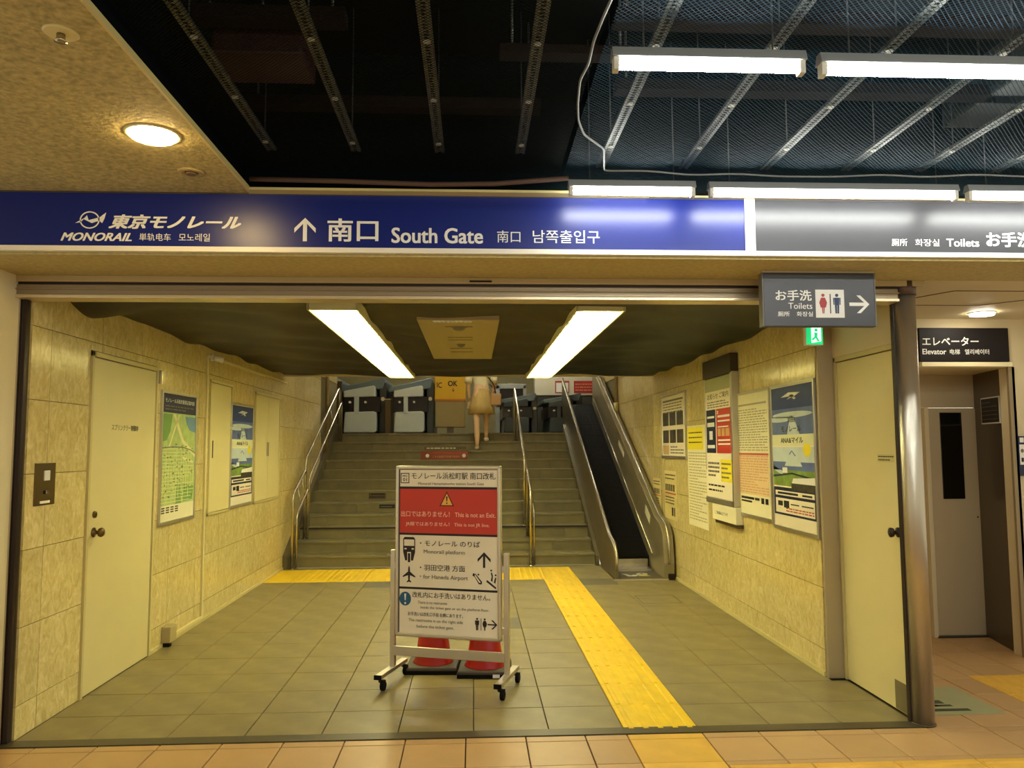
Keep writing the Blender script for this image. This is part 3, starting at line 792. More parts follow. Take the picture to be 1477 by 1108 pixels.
# downlight, sprinkler, vent in the cream ceiling
dl = thing('downlight', 'glowing round downlight in the cream ceiling', 'downlight', (-1.243, 3.02, 2.72))
bm = bm_new(); lathe(bm, [(.085, -.003), (.10, -.006), (.106, 0), (.09, .0)], seg=32); obj('trim_ring', bm, M_cream, dl)
bm = bm_new(); lathe(bm, [(.05, -.022), (.08, -.016), (.094, -.003)], seg=32); obj('lamp', bm, E_down, dl)
sp = thing('sprinkler', 'small sprinkler head with a round collar in the cream ceiling', 'sprinkler', (-1.208, 2.27, 2.72))
bm = bm_new(); lathe(bm, [(.045, -.005), (.05, 0)], seg=24); obj('collar', bm, M_cream, sp)
bm = bm_new(); lathe(bm, [(.006, -.03), (.018, -.028), (.012, -.018), (.012, -.004)], seg=12); obj('head', bm, M_polish, sp)
vt = thing('ceiling_speaker', 'small round recessed fitting between the downlight and the blue sign', 'ceiling fitting', (-1.243, 3.437, 2.72))
bm = bm_new(); lathe(bm, [(.03, -.002), (.035, -.009), (.055, -.007), (.06, 0)], seg=28); obj('ring', bm, mat('ring_tan', (170, 150, 96), .5), vt)
bm = bm_new(); lathe(bm, [(.02, -.014), (.028, -.003)], seg=20); obj('cone', bm, mat('fitting_brown', (110, 90, 56), .5), vt)
# lights in the passage and stairwell
pl = thing('downlight', 'oblong ceiling light near the elevator sign', 'ceiling light', (3.53, 5.22, 2.42))
bm = bm_new(); lathe(bm, [(.07, -.02), (.075, 0)], seg=24, sx=1.1); obj('lamp', bm, emat('passage_lamp', (1, .93, .76), 15), pl)
bm = bm_new(); lathe(bm, [(.078, -.008), (.084, 0)], seg=24, sx=1.1); obj('trim_ring', bm, M_whitef, pl)
for x, yy, l in ((-1.2, 15.4, 'unseen tube lamp added high over the left ticket gates'), (1.2, 15.4, 'unseen tube lamp added high over the right ticket gates'), (0, 11.8, 'unseen tube lamp added high over the stairs')):
    t = thing('tube_lamp', l, 'tube lamp', (x, yy, 4.33), 0, 'added high lamps over the gates')
    bx('housing', (-.6, .6, -.06, .06, -.02, .02), M_whitef, t)  # lamps added out of sight to light the stairs and gate hall
    bm = bm_new(); cyl(bm, (-.58, 0, -.04), (.58, 0, -.04), .016, seg=8); obj('tube', bm, emat('stair_tube_light', (1, .95, .78), 56), t)

# ------------------------------------------------------------------ long signs
bs = thing('blue_station_sign', 'long glossy blue overhead sign with an up arrow and gate lettering', 'sign', (0, 3.72, 0))
bx('sign_face', (-3.6, 1.335, 0, .02, 2.456, 2.712), M_blue, bs)
bx('lower_trim', (-3.6, 1.335, -.008, .02, 2.432, 2.456), mat('sign_trim_white', (240, 234, 216), .35), bs)
bx('upper_trim', (-3.6, 1.335, -.003, .02, 2.712, 2.722), mat('sign_trim_dark', (70, 62, 56), .35), bs)
Y0 = -.0012
text('南口', bs, M_white, -.698, -.455, 2.487, 2.600, Y0, .02)
text('South Gate', bs, M_white, -.393, .047, 2.482, 2.558, Y0, .022)
text('南口', bs, M_white, .115, .228, 2.489, 2.548, Y0, .004)
text('남쪽출입구', bs, M_white, .288, .615, 2.488, 2.552, Y0, .004)
poly(bs, M_white, arrow(-.804, 2.543, .112, pi / 2, .17), Y0, 'up_arrow')
text('東京モノレール', bs, M_white, -1.722, -1.105, 2.540, 2.610, Y0, .04, .35)
text('MONORAIL', bs, M_white, -1.940, -1.612, 2.480, 2.520, Y0, .03, .35)
text('単轨电车', bs, M_white, -1.578, -1.432, 2.483, 2.520, Y0, .002)
text('모노레일', bs, M_white, -1.395, -1.250, 2.482, 2.520, Y0, .002)
# emblem: ring crossed by a wing
ring = []
for k in range(32):
    a0, a1 = 2 * pi * k / 32, 2 * pi * (k + 1) / 32
    cx, cz = -1.81, 2.581
    ring.append([(cx + .046 * cos(a0), cz + .042 * sin(a0)), (cx + .046 * cos(a1), cz + .042 * sin(a1)), (cx + .040 * cos(a1), cz + .036 * sin(a1)), (cx + .040 * cos(a0), cz + .036 * sin(a0))])
ring += [[(-1.876, 2.566), (-1.835, 2.590), (-1.823, 2.604), (-1.815, 2.580), (-1.765, 2.594), (-1.735, 2.618), (-1.742, 2.588), (-1.752, 2.566), (-1.765, 2.578), (-1.80, 2.566), (-1.838, 2.585), (-1.85, 2.570)]]
poly(bs, M_white, ring, Y0, 'emblem')
bx('end_divider', (1.335, 1.385, -.006, .02, 2.456, 2.716), mat('sign_trim_white', (240, 234, 216), .35), bs)
gs = thing('grey_toilet_sign', 'long glossy grey overhead sign with toilet lettering at its right end', 'sign', (0, 3.72, 0))
bx('sign_face', (1.387, 3.6, 0, .02, 2.456, 2.712), M_gray, gs)
bx('lower_trim', (1.335, 3.6, -.008, .02, 2.432, 2.4555), mat('sign_trim_white', (240, 234, 216), .35), gs)
bx('upper_trim', (1.387, 3.6, -.003, .02, 2.712, 2.722), mat('sign_trim_dark', (70, 62, 56), .35), gs)
text('厠所', gs, M_white, 2.072, 2.152, 2.488, 2.524, Y0, .01)
text('화장실', gs, M_white, 2.192, 2.316, 2.488, 2.524, Y0, .01)
text('Toilets', gs, M_white, 2.352, 2.52, 2.487, 2.527, Y0, .02)
text('お手洗', gs, M_white, 2.557, 2.80, 2.487, 2.562, Y0, .03)

# hanging toilet sign
ts = thing('hanging_toilet_sign', 'dark grey toilet sign with pictograms and right arrow hanging by the column', 'sign', (1.815, 3.98, 2.125))
bx('sign_face', (-.298, .298, 0, .05, 0, .285), M_gray, ts, .003)
M_cap = mat('cap_grey', (112, 110, 100), .5)
bx('side_cap', (.298, .304, .0, .052, 0, .285), M_cap, ts); bx('side_cap', (-.304, -.298, .0, .052, 0, .285), M_cap, ts)
bx('mounting_rail', (-.30, .30, 0.005, .045, .285, .296), M_alu, ts)
text('お手洗', ts, M_white, -.235, -.042, .135, .192, -.0012, .02)
text('Toilets', ts, M_white, -.168, -.040, .092, .124, -.0012, .005)
text('厠所', ts, M_white, -.225, -.162, .052, .078, -.0012, .012)
text('화장실', ts, M_white, -.125, -.038, .052, .078, -.0012, .012)
bx('pictogram_panel', (-.022, .132, -.002, 0, .046, .195), M_white, ts, .001)
def figure(cx, zb, h, fem):
    P = [ell(cx, zb + h * .92, h * .085, h * .085, 12)]
    if fem:
        P += [[(cx - h * .10, zb + h * .80), (cx + h * .10, zb + h * .80), (cx + h * .2, zb + h * .55), (cx + h * .13, zb + h * .3), (cx - h * .13, zb + h * .3), (cx - h * .2, zb + h * .55)],
              [(cx - h * .07, zb + h * .3), (cx - h * .01, zb + h * .3), (cx - h * .01, zb), (cx - h * .05, zb)], [(cx + h * .01, zb + h * .3), (cx + h * .07, zb + h * .3), (cx + h * .05, zb), (cx + h * .01, zb)]]
    else:
        P += [[(cx - h * .13, zb + h * .80), (cx + h * .13, zb + h * .80), (cx + h * .11, zb + h * .42), (cx - h * .11, zb + h * .42)],
              [(cx - h * .19, zb + h * .79), (cx - h * .14, zb + h * .80), (cx - h * .13, zb + h * .44), (cx - h * .18, zb + h * .44)], [(cx + h * .14, zb + h * .80), (cx + h * .19, zb + h * .79), (cx + h * .18, zb + h * .44), (cx + h * .13, zb + h * .44)],
              [(cx - h * .11, zb + h * .42), (cx - h * .01, zb + h * .42), (cx - h * .01, zb), (cx - h * .09, zb)], [(cx + h * .01, zb + h * .42), (cx + h * .11, zb + h * .42), (cx + h * .09, zb), (cx + h * .01, zb)]]
    return P
poly(ts, mat('pictogram_red', (176, 58, 60), .5), figure(.018, .068, .105, True), -.0032, 'woman_pictogram')
poly(ts, mat('pictogram_blue', (34, 62, 96), .5), figure(.092, .068, .105, False), -.0032, 'man_pictogram')
rects(ts, M_ink, [(.054, .059, .068, .172)], -.0032, 'divider_bar')
poly(ts, M_white, arrow(.212, .118, .105, 0, .17), -.0012, 'right_arrow')
# green exit sign
gx = thing('exit_sign', 'small glowing green emergency exit sign under the corridor ceiling', 'exit sign', (2.235, 5.0, 2.165), 0)
bx('housing', (-.055, .06, .0, .04, -.005, .13), M_whitef, gx, .002)
bx('lit_face', (-.052, .057, -.003, 0, 0, .12), E_green, gx)
poly(gx, E_greenw, [[(-.02, .01), (.045, .02), (.045, .115), (-.02, .115)]], -.0045, 'lit_doorway')
poly(gx, E_green, [ell(.012, .095, .011, .011, 10), [(.0, .08), (.022, .075), (.018, .05), (.035, .02), (.02, .02), (.008, .042), (-.01, .025), (-.02, .035), (.0, .05)]], -.006, 'running_figure')
bm = bm_new(); cyl(bm, (0, .02, .13), (0, .02, .24), .008, seg=8); obj('hanger_rod', bm, M_alu, gx)

# column
cl = thing('steel_column', 'round brushed steel column at the right of the corridor opening', 'column', (2.432, 4.262, 0))
bm = bm_new(); lathe(bm, [(.058, 0.0), (.058, 2.35)], seg=40); obj('shaft', bm, M_colsteel, cl)
bm = bm_new(); lathe(bm, [(.064, 2.345), (.064, 2.42)], seg=40); obj('collar', bm, mat('collar_brown', (96, 76, 60), .45, metal=.3), cl)
bm = bm_new(); lathe(bm, [(.064, 0), (.064, .006), (.059, .01)], seg=40); obj('base_ring', bm, M_jamb, cl)

# ------------------------------------------------------------------ poster frames
def frame_thing(name, label, cat, side, yc, z0, W, H, m_face, rim=.018, dep=.02, mrim=None, xo=0.0):
    x = XL + xo if side > 0 else XR - xo
    t = thing(name, label, cat, (x, yc, z0), pi / 2 if side > 0 else -pi / 2)
    bx('backing', (-W / 2 + .003, W / 2 - .003, -dep + .006, -.001, .003, H - .003), m_face, t)
    bm = bm_new()
    box(bm, -W / 2, W / 2, -dep, 0, 0, rim * 1.5); box(bm, -W / 2, W / 2, -dep, 0, H - rim, H)
    box(bm, -W / 2, -W / 2 + rim, -dep, 0, rim * 1.5, H - rim); box(bm, W / 2 - rim, W / 2, -dep, 0, rim * 1.5, H - rim)
    obj('frame', bm, mrim or M_alu, t, .002)
    return t, -dep + .0055
def travel_poster(t, y, W, H, small=False):
    """blue sky poster: coordinates as fractions of the frame"""
    a, b = -W / 2 + .022, W / 2 - .022; w_ = b - a
    z0, z1 = .035, H - .024; h_ = z1 - z0
    X = lambda u: a + w_ * u
    Z = lambda v: z0 + h_ * v
    RR = lambda u0, u1, v0, v1: (X(u0), X(u1), Z(v0), Z(v1))
    PP = lambda ps: [(X(u), Z(v)) for u, v in ps]
    d = .0004
    rects(t, M_skyd, [RR(0, 1, .84, 1)], y); rects(t, M_skym, [RR(0, 1, .655, .84)], y)
    rects(t, M_skyl, [RR(0, 1, .43, .565)], y); rects(t, M_skym, [RR(0, 1, .40, .46)], y - d)
    poly(t, M_skyl, [PP(ell(.5, .795, .48, .022)), PP(ell(.2, .765, .3, .02)), PP([(.38, .655), (.46, .77), (.5, .80), (.56, .77), (.68, .655)]), PP([(.30, .43), (.42, .52), (.6, .52), (.72, .43)])], y - 2 * d, 'printed_cloud')
    poly(t, M_white, [PP([(.25, .925), (.45, .955), (.72, .945), (.60, .925), (.40, .905), (.5, .925)]), PP([(.44, .935), (.58, .90), (.62, .905), (.55, .938)])], y - 3 * d, 'printed_plane')
    rects(t, mat('pale_band', (226, 226, 180), .6), [RR(0, 1, .575, .655)], y - d)
    rects(t, M_grass, [RR(0, 1, .285, .40)], y)
    poly(t, M_skyl, [PP([(0, .40), (.25, .36), (.25, .39), (0, .43)])], y - d, 'printed_roof')
    poly(t, M_navy, [PP([(0, .345), (.5, .375), (.5, .385), (0, .36)]), PP([(.45, .375), (1, .34), (1, .355), (.45, .385)])], y - 2 * d, 'printed_track')
    poly(t, M_white, [PP([(.45, .30), (.5, .345), (1, .36), (1, .31)]), PP([(.24, .38), (.36, .38), (.36, .42), (.24, .42)])], y - 3 * d, 'printed_train')
    rects(t, mat('crowd_print', (64, 60, 40), .6, noise=.4, scale=30), [RR(.45, 1, .262, .31)], y - 3.2 * d)
    rects(t, M_navy, [RR(0, 1, .075, .275)], y - d)
    rects(t, M_board, [RR(.04, .97, .215, .25), RR(.04, .97, .09, .195), RR(0, 1, 0, .07)], y - 2 * d)
    ye = poly(t, M_yprint, [PP(ell(.84, .545, .09, .045))], y - 3 * d, 'yellow_bubble')
    y4 = y - 3.6 * d
    text('羽田', t, M_ink, X(.40), X(.58), Z(.74), Z(.775), y4, .02)
    text('モノレール', t, M_ink, X(.24), X(.72), Z(.675), Z(.715), y4, .02)
    text('ANA&マイル', t, M_ink, X(.22), X(.76), Z(.593), Z(.635), y4, .02)
    text('へ', t, M_skym, X(.42), X(.58), Z(.50), Z(.54), y4, .02)
    rects(t, M_ink, [RR(.10, .22, .14, .175), RR(.25, .38, .13, .18), RR(.42, .62, .155, .163), RR(.68, .94, .155, .163), RR(.7, .92, .225, .238), RR(.10, .6, .225, .24)], y4, 'small_print')
    rects(t, M_redsoft, linesrect(X(.3), X(.95), Z(.10), Z(.135), 2, .5), y4, 'small_print')

# left wall: map board and small travel poster
t, y = frame_thing('map_board', 'tall aluminium framed area map on the left wall beside the door', 'map board', 1, 6.425, .92, .745, 1.03, M_mapy)
a, b = -.745 / 2 + .02, .745 / 2 - .02; z0, z1 = .03, 1.01
W_ = b - a; H_ = z1 - z0
X = lambda u: a + W_ * u
Z = lambda v: z0 + H_ * v
rects(t, M_navy, [(X(0), X(1), Z(.85), Z(1))], y)
text('モノレール浜松町駅周辺案内図', t, M_white, X(.06), X(.94), Z(.93), Z(.965), y - .001, .01)
rects(t, M_inkgray, linesrect(X(.06), X(.94), Z(.865), Z(.915), 2, .4), y - .001, 'small_print')
rects(t, M_mapg, [(X(0), X(1), Z(.12), Z(.85))], y)
rnd = random.Random(5)
poly(t, M_mapb, [[(X(.66), Z(.83)), (X(1), Z(.83)), (X(1), Z(.70)), (X(.80), Z(.72)), (X(.70), Z(.78))]], y - .0005, 'printed_river')
poly(t, mat('map_park', (118, 158, 78), .6), [[(X(.0), Z(.84)), (X(.28), Z(.84)), (X(.22), Z(.70)), (X(.12), Z(.63)), (X(0), Z(.62))], [(X(.42), Z(.12)), (X(.6), Z(.12)), (X(.56), Z(.27)), (X(.46), Z(.28))], [(X(.62), Z(.28)), (X(.98), Z(.25)), (X(.95), Z(.14)), (X(.66), Z(.13))]], y - .0005, 'printed_park')
poly(t, M_mapy, [[(X(.30), Z(.84)), (X(.36), Z(.84)), (X(.62), Z(.64)), (X(1), Z(.52)), (X(1), Z(.49)), (X(.58), Z(.61)), (X(.46), Z(.7))], [(X(.45), Z(.84)), (X(.49), Z(.84)), (X(.22), Z(.58)), (X(.18), Z(.58))], [(X(.60), Z(.5)), (X(.95), Z(.46)), (X(.95), Z(.44)), (X(.6), Z(.48))]], y - .001, 'printed_road')
roads = []
for k in range(16):
    v = .14 + k * .028; roads.append((X(0), X(rnd.uniform(.6, 1)), Z(v), Z(v + .005)))
for k in range(13):
    u = .04 + k * .075; v0 = rnd.uniform(.13, .3); roads.append((X(u), X(u + .012), Z(v0), Z(rnd.uniform(.4, .58))))
rects(t, M_mapy, roads, y - .0008, 'printed_street')
blocks = []
for k in range(70):
    u, v = rnd.uniform(.05, .92), rnd.uniform(.16, .60); blocks.append((X(u), X(u + rnd.uniform(.015, .05)), Z(v), Z(v + rnd.uniform(.004, .012))))
rects(t, mat('map_ink', (104, 112, 62), .6), blocks, y - .0015, 'small_print')
rail = [(0, .565), (.3, .575), (.6, .57), (.85, .55), (1, .52)]
poly(t, M_inkgray, [[(X(p[0]), Z(p[1])), (X(q[0]), Z(q[1])), (X(q[0]), Z(q[1] + .009)), (X(p[0]), Z(p[1] + .009))] for p, q in zip(rail, rail[1:])], y - .002, 'printed_railway')
rects(t, M_paper, [(X(0), X(1), Z(0), Z(.12))], y)
rects(t, M_ink, [(X(.03 + .13 * k), X(.12 + .13 * k), Z(v), Z(v + .01)) for k in range(4) for v in (.06, .078, .096)], y - .001, 'small_print')
t, y = frame_thing('travel_poster', 'framed blue travel poster between two wall hatches on the left wall', 'poster', 1, 8.15, .92, .77, 1.035, M_board)
travel_poster(t, y, .77, 1.035)
# right wall
t, y = frame_thing('travel_poster', 'large framed blue travel poster nearest the right door', 'poster', -1, 5.535, .885, .775, 1.075, M_board)
travel_poster(t, y, .775, 1.075)
t, y = frame_thing('timetable_board', 'framed fare table printed in grey and salmon next to the travel poster', 'notice board', -1, 6.335, .915, .78, 1.04, M_paper)
rects(t, M_inkgray, [(-.32, .32, .925, .94)] + linesrect(-.33, .33, .545, .90, 17, .45), y - .001, 'small_print', tone=(172, 164, 128))
rects(t, mat('salmon_paper', (228, 198, 152), .6), [(-.34, .34, .19, .52)], y - .0006, 'salmon_panel'); rects(t, mat('salmon_ink', (206, 162, 122), .6), linesrect(-.33, .33, .20, .515, 15, .45), y - .0012, 'small_print')
rects(t, M_redsoft, [(-.34, .34, .515, .53)], y - .001, 'red_rule')
rects(t, M_ink, [(-.30, .0, .15, .17), (.02, .12, .15, .17), (.16, .22, .13, .175), (.25, .31, .13, .175), (-.30, -.05, .125, .14)], y - .001, 'bold_print')
# box with hood and leaflets
t = thing('notice_box', 'deep wall box with dark hood holding a red and black notice', 'notice board', (XR, 7.08, .985), -pi / 2)
W, H = .80, 1.33
bx('back_panel', (-W / 2, W / 2, -.055, 0, 0, H - .0), M_jamb, t, .004)
bx('hood', (-W / 2 - .01, W / 2 + .01, -.075, 0, H - .17, H + .0), mat('hood_dark', (74, 62, 46), .4, metal=.3), t, .004)
bx('lower_rail', (-W / 2, W / 2, -.07, 0, -.01, .045), M_alu, t, .006)
bx('side_rail', (W / 2 - .03, W / 2 + .012, -.07, 0, 0, H - .16), M_alu, t, .004)
bx('side_rail', (-W / 2 - .008, -W / 2 + .01, -.062, 0, 0.3, H - .16), M_alu, t, .003)
y = -.058
rects(t, M_board, [(-W / 2 + .01, W / 2 - .03, .045, 1.15)], y, 'notice_sheet', .003)
rects(t, mat('grey_green_print', (176, 178, 140), .6), [(-W / 2 + .01, W / 2 - .03, 1.03, 1.15)], y - .001)
text('お知らせ', t, M_ink, -.32, .0, .955, 1.01, y - .001, .01); text('ご案内', t, M_ink, .04, .30, .96, 1.01, y - .001, .01)
rects(t, M_inkgray, linesrect(-.33, .30, .87, .94, 3, .4), y - .001, 'small_print')
rects(t, M_navy, [(-.37, -.085, .455, .86)], y - .001); rects(t, M_red, [(-.06, .355, .455, .86)], y - .001)
rects(t, M_white, [(-.34, -.12, .70, .74), (-.34, -.12, .78, .80), (-.28, -.18, .58, .66), (-.34, -.12, .50, .53), (-.02, .32, .78, .80), (-.02, .32, .74, .755), (-.02, .28, .69, .70), (-.02, .32, .53, .545), (-.02, .32, .565, .58)] , y - .0018, 'bold_print')
rects(t, mat('tan_print', (206, 170, 110), .6), [(-.02, .06, .61, .68), (.09, .17, .61, .68), (.2, .3, .61, .68)], y - .0018)
text('×', t, M_white, -.04, .01, .81, .845, y - .0018, .03)
rects(t, M_yprint, [(.04, .34, .20, .40)], y - .001); rects(t, M_inkgray, linesrect(.06, .32, .22, .38, 4, .4) + linesrect(-.34, .0, .23, .38, 4, .5), y - .0018, 'small_print')
rects(t, M_ink, linesrect(-.34, .32, .09, .18, 2, .35), y - .0018, 'small_print')
tr = thing('leaflet_tray', 'white leaflet tray hanging under the notice box with the dark hood', 'tray', (XR, 6.98, .83), -pi / 2)
bx('tray_body', (-.33, .33, -.065, 0, .0, .145), M_paper, tr, .006)
bx('tray_shadow_strip', (-.30, .34, -.05, 0, -.03, .0), M_jamb, tr, .003)  # dark strip shaped as the shade beneath the tray
text('ご自由にどうぞ', tr, M_ink, -.24, .12, .055, .085, -.0665, .01)
ps = thing('paper_notice', 'long white paper notice with a yellow heading left of the notice box', 'notice', (XR, 8.0, .68), -pi / 2)
bx('sheet', (-.34, .36, -.003, 0, 0, 1.04), M_paper, ps)
rects(ps, M_yprint, [(-.33, .24, .79, 1.02)], -.0042, 'yellow_heading')
rects(ps, M_ink, linesrect(-.28, .20, .84, .99, 3, .25), -.005, 'small_print')
rects(ps, mat('faint_print', (178, 166, 120), .6), linesrect(-.30, .32, .06, .77, 24, .35), -.0042, 'small_print')
t, y = frame_thing('photo_board', 'white framed notice with six small dark photos high on the right wall', 'notice board', -1, 8.90, 1.365, 1.09, .745, M_board, rim=.022)
rects(t, M_inkgray, [(-.45, .45, .66, .68)] + linesrect(-.45, .40, .52, .65, 4, .35), y - .001, 'small_print')
for r_ in range(2):
    for c_ in range(3):
        rects(t, mat('dark_photo', (72, 66, 52), .5, noise=.5, scale=14), [(-.46 + .32 * c_, -.19 + .32 * c_, .38 - .2 * r_, .53 - .2 * r_)], y - .0018, 'printed_photo')
rects(t, mat('tan_print', (206, 170, 110), .6), [(-.46, -.20, .045, .15)], y - .001); rects(t, M_inkgray, linesrect(-.12, .45, .05, .15, 3, .4), y - .001, 'small_print')
def small_note(yc, z0, W, H, label):
    n = thing('paper_notice', label, 'notice', (XR, yc, z0), -pi / 2)
    bx('sheet', (-W / 2, W / 2, -.003, 0, 0, H), mat('tan_paper', (214, 196, 130), .6), n)
    rects(n, M_ink, linesrect(-W * .42, W * .42, H * .80, H * .95, 2, .3) + linesrect(-W * .42, W * .3, H * .30, H * .48, 3, .35), -.0042, 'small_print')
    rects(n, M_redsoft, [(-W * .45, W * .45, H * .52, H * .545)], -.0042, 'red_rule')
    rects(n, M_ink, [(-W * .4 + k * W * .16, -W * .3 + k * W * .16, H * .58, H * .72) for k in range(5)] + [(W * .1, W * .22, H * .08, H * .25), (W * .28, W * .36, H * .08, H * .25)], -.0042, 'pictogram')
small_note(9.12, .66, .56, .56, 'tan paper notice with dark figures low on the right wall under the photo board')
small_note(9.80, .66, .40, .45, 'small tan warning notice above the foot of the escalator')
bm = bm_new(); box(bm, XR - .012, XR, 9.42, 9.45, .3, 1.36)
o = obj('wall_strip', bm, M_creamedge); tag(o, 'pale vertical strip on the right wall beside the escalator foot', 'wall strip')
bm = bm_new(); cyl(bm, (XR - .02, 9.15, .0), (XR - .02, 9.15, .07), .05, seg=16)
o = bx('door_stop', (2.20, 2.28, 8.90, 9.06, 0, .07), M_dkbrown, bevel=.01); tag(o, 'small dark block on the floor between escalator and right wall', 'block'); bm.free()

# ------------------------------------------------------------------ staircase
RS, TR, Y1, NS = .146, .30, 10.15, 12
SX0, SX1 = XL + .01, 1.57
stc = thing('staircase', 'wide stone staircase rising to the ticket gates', 'staircase'); stc['kind'] = 'structure'
for n in range(1, NS + 1):
    yy = Y1 + TR * (n - 1); zt = RS * n
    st = bx('step', (SX0, SX1, yy + .02, yy + TR + .05, zt - RS, zt - .03), M_grout, stc)
    off = .35 * (n % 3)
    ed = sorted(set([SX0, SX1] + [e for e in [SX0 + off + .9 * k for k in range(-1, 6)] if SX0 + .1 < e < SX1 - .1]))
    for a, b in zip(ed, ed[1:]):
        bx('slab', (a + .0015, b - .0015, yy - .012, yy + TR + .02, zt - .03, zt), M_slab, st, .003)
        bx('slab', (a + .0015, b - .0015, yy + .004, yy + .02, zt - RS, zt - .0315), M_slab, st)
    if n in (3,): bx('nosing_strip', (SX0, SX1, yy - .018, yy - .010, zt - .02, zt + .0025), M_slabdark, st)
    bx('edge_groove', (SX0, SX1, yy + .02, yy + .032, zt - .001, zt + .0012), M_grout, st)
# flank between stairs and escalator
bm = bm_new(); prism_yz(bm, [(10.05, 0), (10.05, .12), (13.6, 1.90), (13.6, 0)], 1.555, 1.60)
struct(obj('trim_10', bm, mat('stringer_stone', (96, 88, 58), .5)), 'stone stringer between the stairs and the escalator', 'stringer')
bm = bm_new(); prism_yz(bm, [(10.0, 0), (10.0, .17), (13.5, 1.90), (14.2, 1.90), (14.2, 0)], XL, XL + .05)
struct(obj('trim_11', bm, mat('stringer_stone', (96, 88, 58), .5)), 'stone stringer along the left stair edge', 'stringer')
# stickers on risers
rs = thing('riser_sign', 'dark red sign strip fixed across the upper stair risers', 'sign', (-.40, 12.55 - .004, 1.315))
bx('strip', (-.44, .31, -.003, .003, .0, .135), mat('brown_red_strip', (140, 66, 44), .5), rs)
poly(rs, M_white, [ell(-.33, .06, .03, .03, 12), ell(.25, .06, .03, .03, 12)], -.0045, 'white_dot')
text('こちらは出口ではありません', rs, mat('pale_red_text', (212, 150, 110), .5), -.25, .18, .03, .065, -.0045, .02)
rects(rs, mat('red_bar', (170, 70, 50), .5), [(-.25, .30, .09, .125)], -.0045, 'red_bar')
rs2 = thing('riser_sign', 'thin pale lettering strip on the stair riser above the red strip', 'sign', (-.40, 12.85 - .004, 1.47))
bx('strip', (-.40, .28, -.003, .003, 0, .05), mat('olive_strip', (104, 92, 56), .5), rs2)
rects(rs2, M_paper, linesrect(-.36, .26, .01, .04, 1, .6), -.0045, 'small_print')
rs3 = thing('riser_sign', 'dark worn sticker strips on the left stair risers', 'sign', (-1.5, 11.65 - .004, .76))
bx('strip', (-.03, .22, -.003, .003, .0, .10), M_jamb, rs3); rects(rs3, M_ink, [(-.02, .2, .02, .035), (.0, .2, .06, .08)], -.0045, 'small_print')
rs4 = thing('riser_sign', 'dark worn sticker strip on the lower left stair riser', 'sign', (-1.30, 11.35 - .004, .615))
bx('strip', (-.04, .18, -.003, .003, .03, .09), M_ink, rs4); rects(rs4, M_inkgray, [(-.02, .14, .05, .06)], -.0045, 'small_print')

# handrails
def rail_double(name, label, x, ya, za, yb, zb, dx=0.0, h=.93, h2=.68):
    t = thing(name, label, 'handrail', (x, ya, za))
    Yb, Zb = yb - ya, zb - za
    P = [(0, 0, 0), (0, 0, h), (0, Yb, h + Zb), (0, Yb, Zb)]
    bm = bm_new(); tube(bm, rounded(P, .10, 6), .019, 12); obj('upper_rail', bm, M_steel, t)
    P = [(.045, .03, 0.01), (.045, .03, h2), (.045, Yb - .03, h2 + Zb), (.045, Yb - .03, Zb)]
    bm = bm_new(); tube(bm, rounded(P, .08, 6), .015, 12); obj('lower_rail', bm, M_steel, t)
    for yy in (0, Yb):
        bm = bm_new(); zz = 0 if yy == 0 else Zb; lathe(bm, [(.04, zz), (.04, zz + .008), (.022, zz + .014)], cy=yy, seg=16); obj('base_flange', bm, M_steel, t)
    for k in (1, 2):
        bm = bm_new(); f = k / 3; cyl(bm, (0, Yb * f, h + Zb * f), (.045, Yb * f, h2 + Zb * f), .008, seg=8); obj('bracket', bm, M_steel, t)
    return t
rail_double('handrail', 'short double steel handrail at the foot of the left wall', -2.26, 10.03, 0, 10.74, RS * 2)
rail_double('handrail', 'long double steel handrail climbing along the left wall', -2.27, 10.80, RS * 3, 13.40, RS * 11)
rail_double('handrail', 'short double steel handrail at the foot of the mid stair', .73, 10.08, 0, 10.72, RS * 2)
rail_double('handrail', 'long double steel handrail climbing the middle of the stairs', .70, 10.80, RS * 3, 13.40, RS * 11)

# ------------------------------------------------------------------ escalator
ec = thing('escalator', 'narrow stopped escalator with steel sides right of the stairs', 'escalator', (0, 0, 0))
sl = math.tan(R(25.6))
bx('landing_plate', (1.60, 2.19, 8.90, 9.42, 0, .022), mat('landing_steel', (118, 106, 78), .4, metal=.5), ec, .003)
bx('landing_edge', (1.58, 2.20, 8.875, 8.90, 0, .018), M_alu, ec, .003)
bx('comb_plate', (1.69, 2.13, 9.42, 9.62, .018, .045), M_alu, ec, .003)
bx('comb_riser', (1.69, 2.13, 9.62, 9.66, .04, .14), M_steel, ec, .003)
for k in range(11):
    yy = 9.66 + k * .40; z = .16 + (k * .40) * sl
    bm = bm_new(); prism_yz(bm, [(yy + .002, z - .12), (yy + .002, z), (yy + .398, z + .396 * sl), (yy + .398, z + .396 * sl - .12)], 1.642, 2.15)
    for q in range(18): prism_yz(bm, [(yy + .002, z), (yy + .002, z + .005), (yy + .398, z + .396 * sl + .005), (yy + .398, z + .396 * sl)], 1.66 + q * .027, 1.67 + q * .027)
    obj('escalator_step', bm, M_black, ec)
def balustrade(x0, x1, top, name, m, yend=14.1):
    bm = bm_new()
    prism_yz(bm, [(8.92, 0), (8.90, top * .3), (8.96, top * .82), (9.10, top), (9.35, top + .05), (yend, top + .05 + (yend - 9.35) * sl), (yend, (yend - 9.9) * sl), (9.9, 0)], x0, x1)
    return obj(name, bm, m, ec, .008)
balustrade(1.60, 1.635, .40, 'left_balustrade', mat('escalator_side', (140, 128, 98), .28, metal=.8, noise=.08, scale=4))
balustrade(2.155, 2.275, .62, 'right_balustrade', mat('escalator_side_right', (150, 138, 104), .38, metal=.35, noise=.12, scale=3))
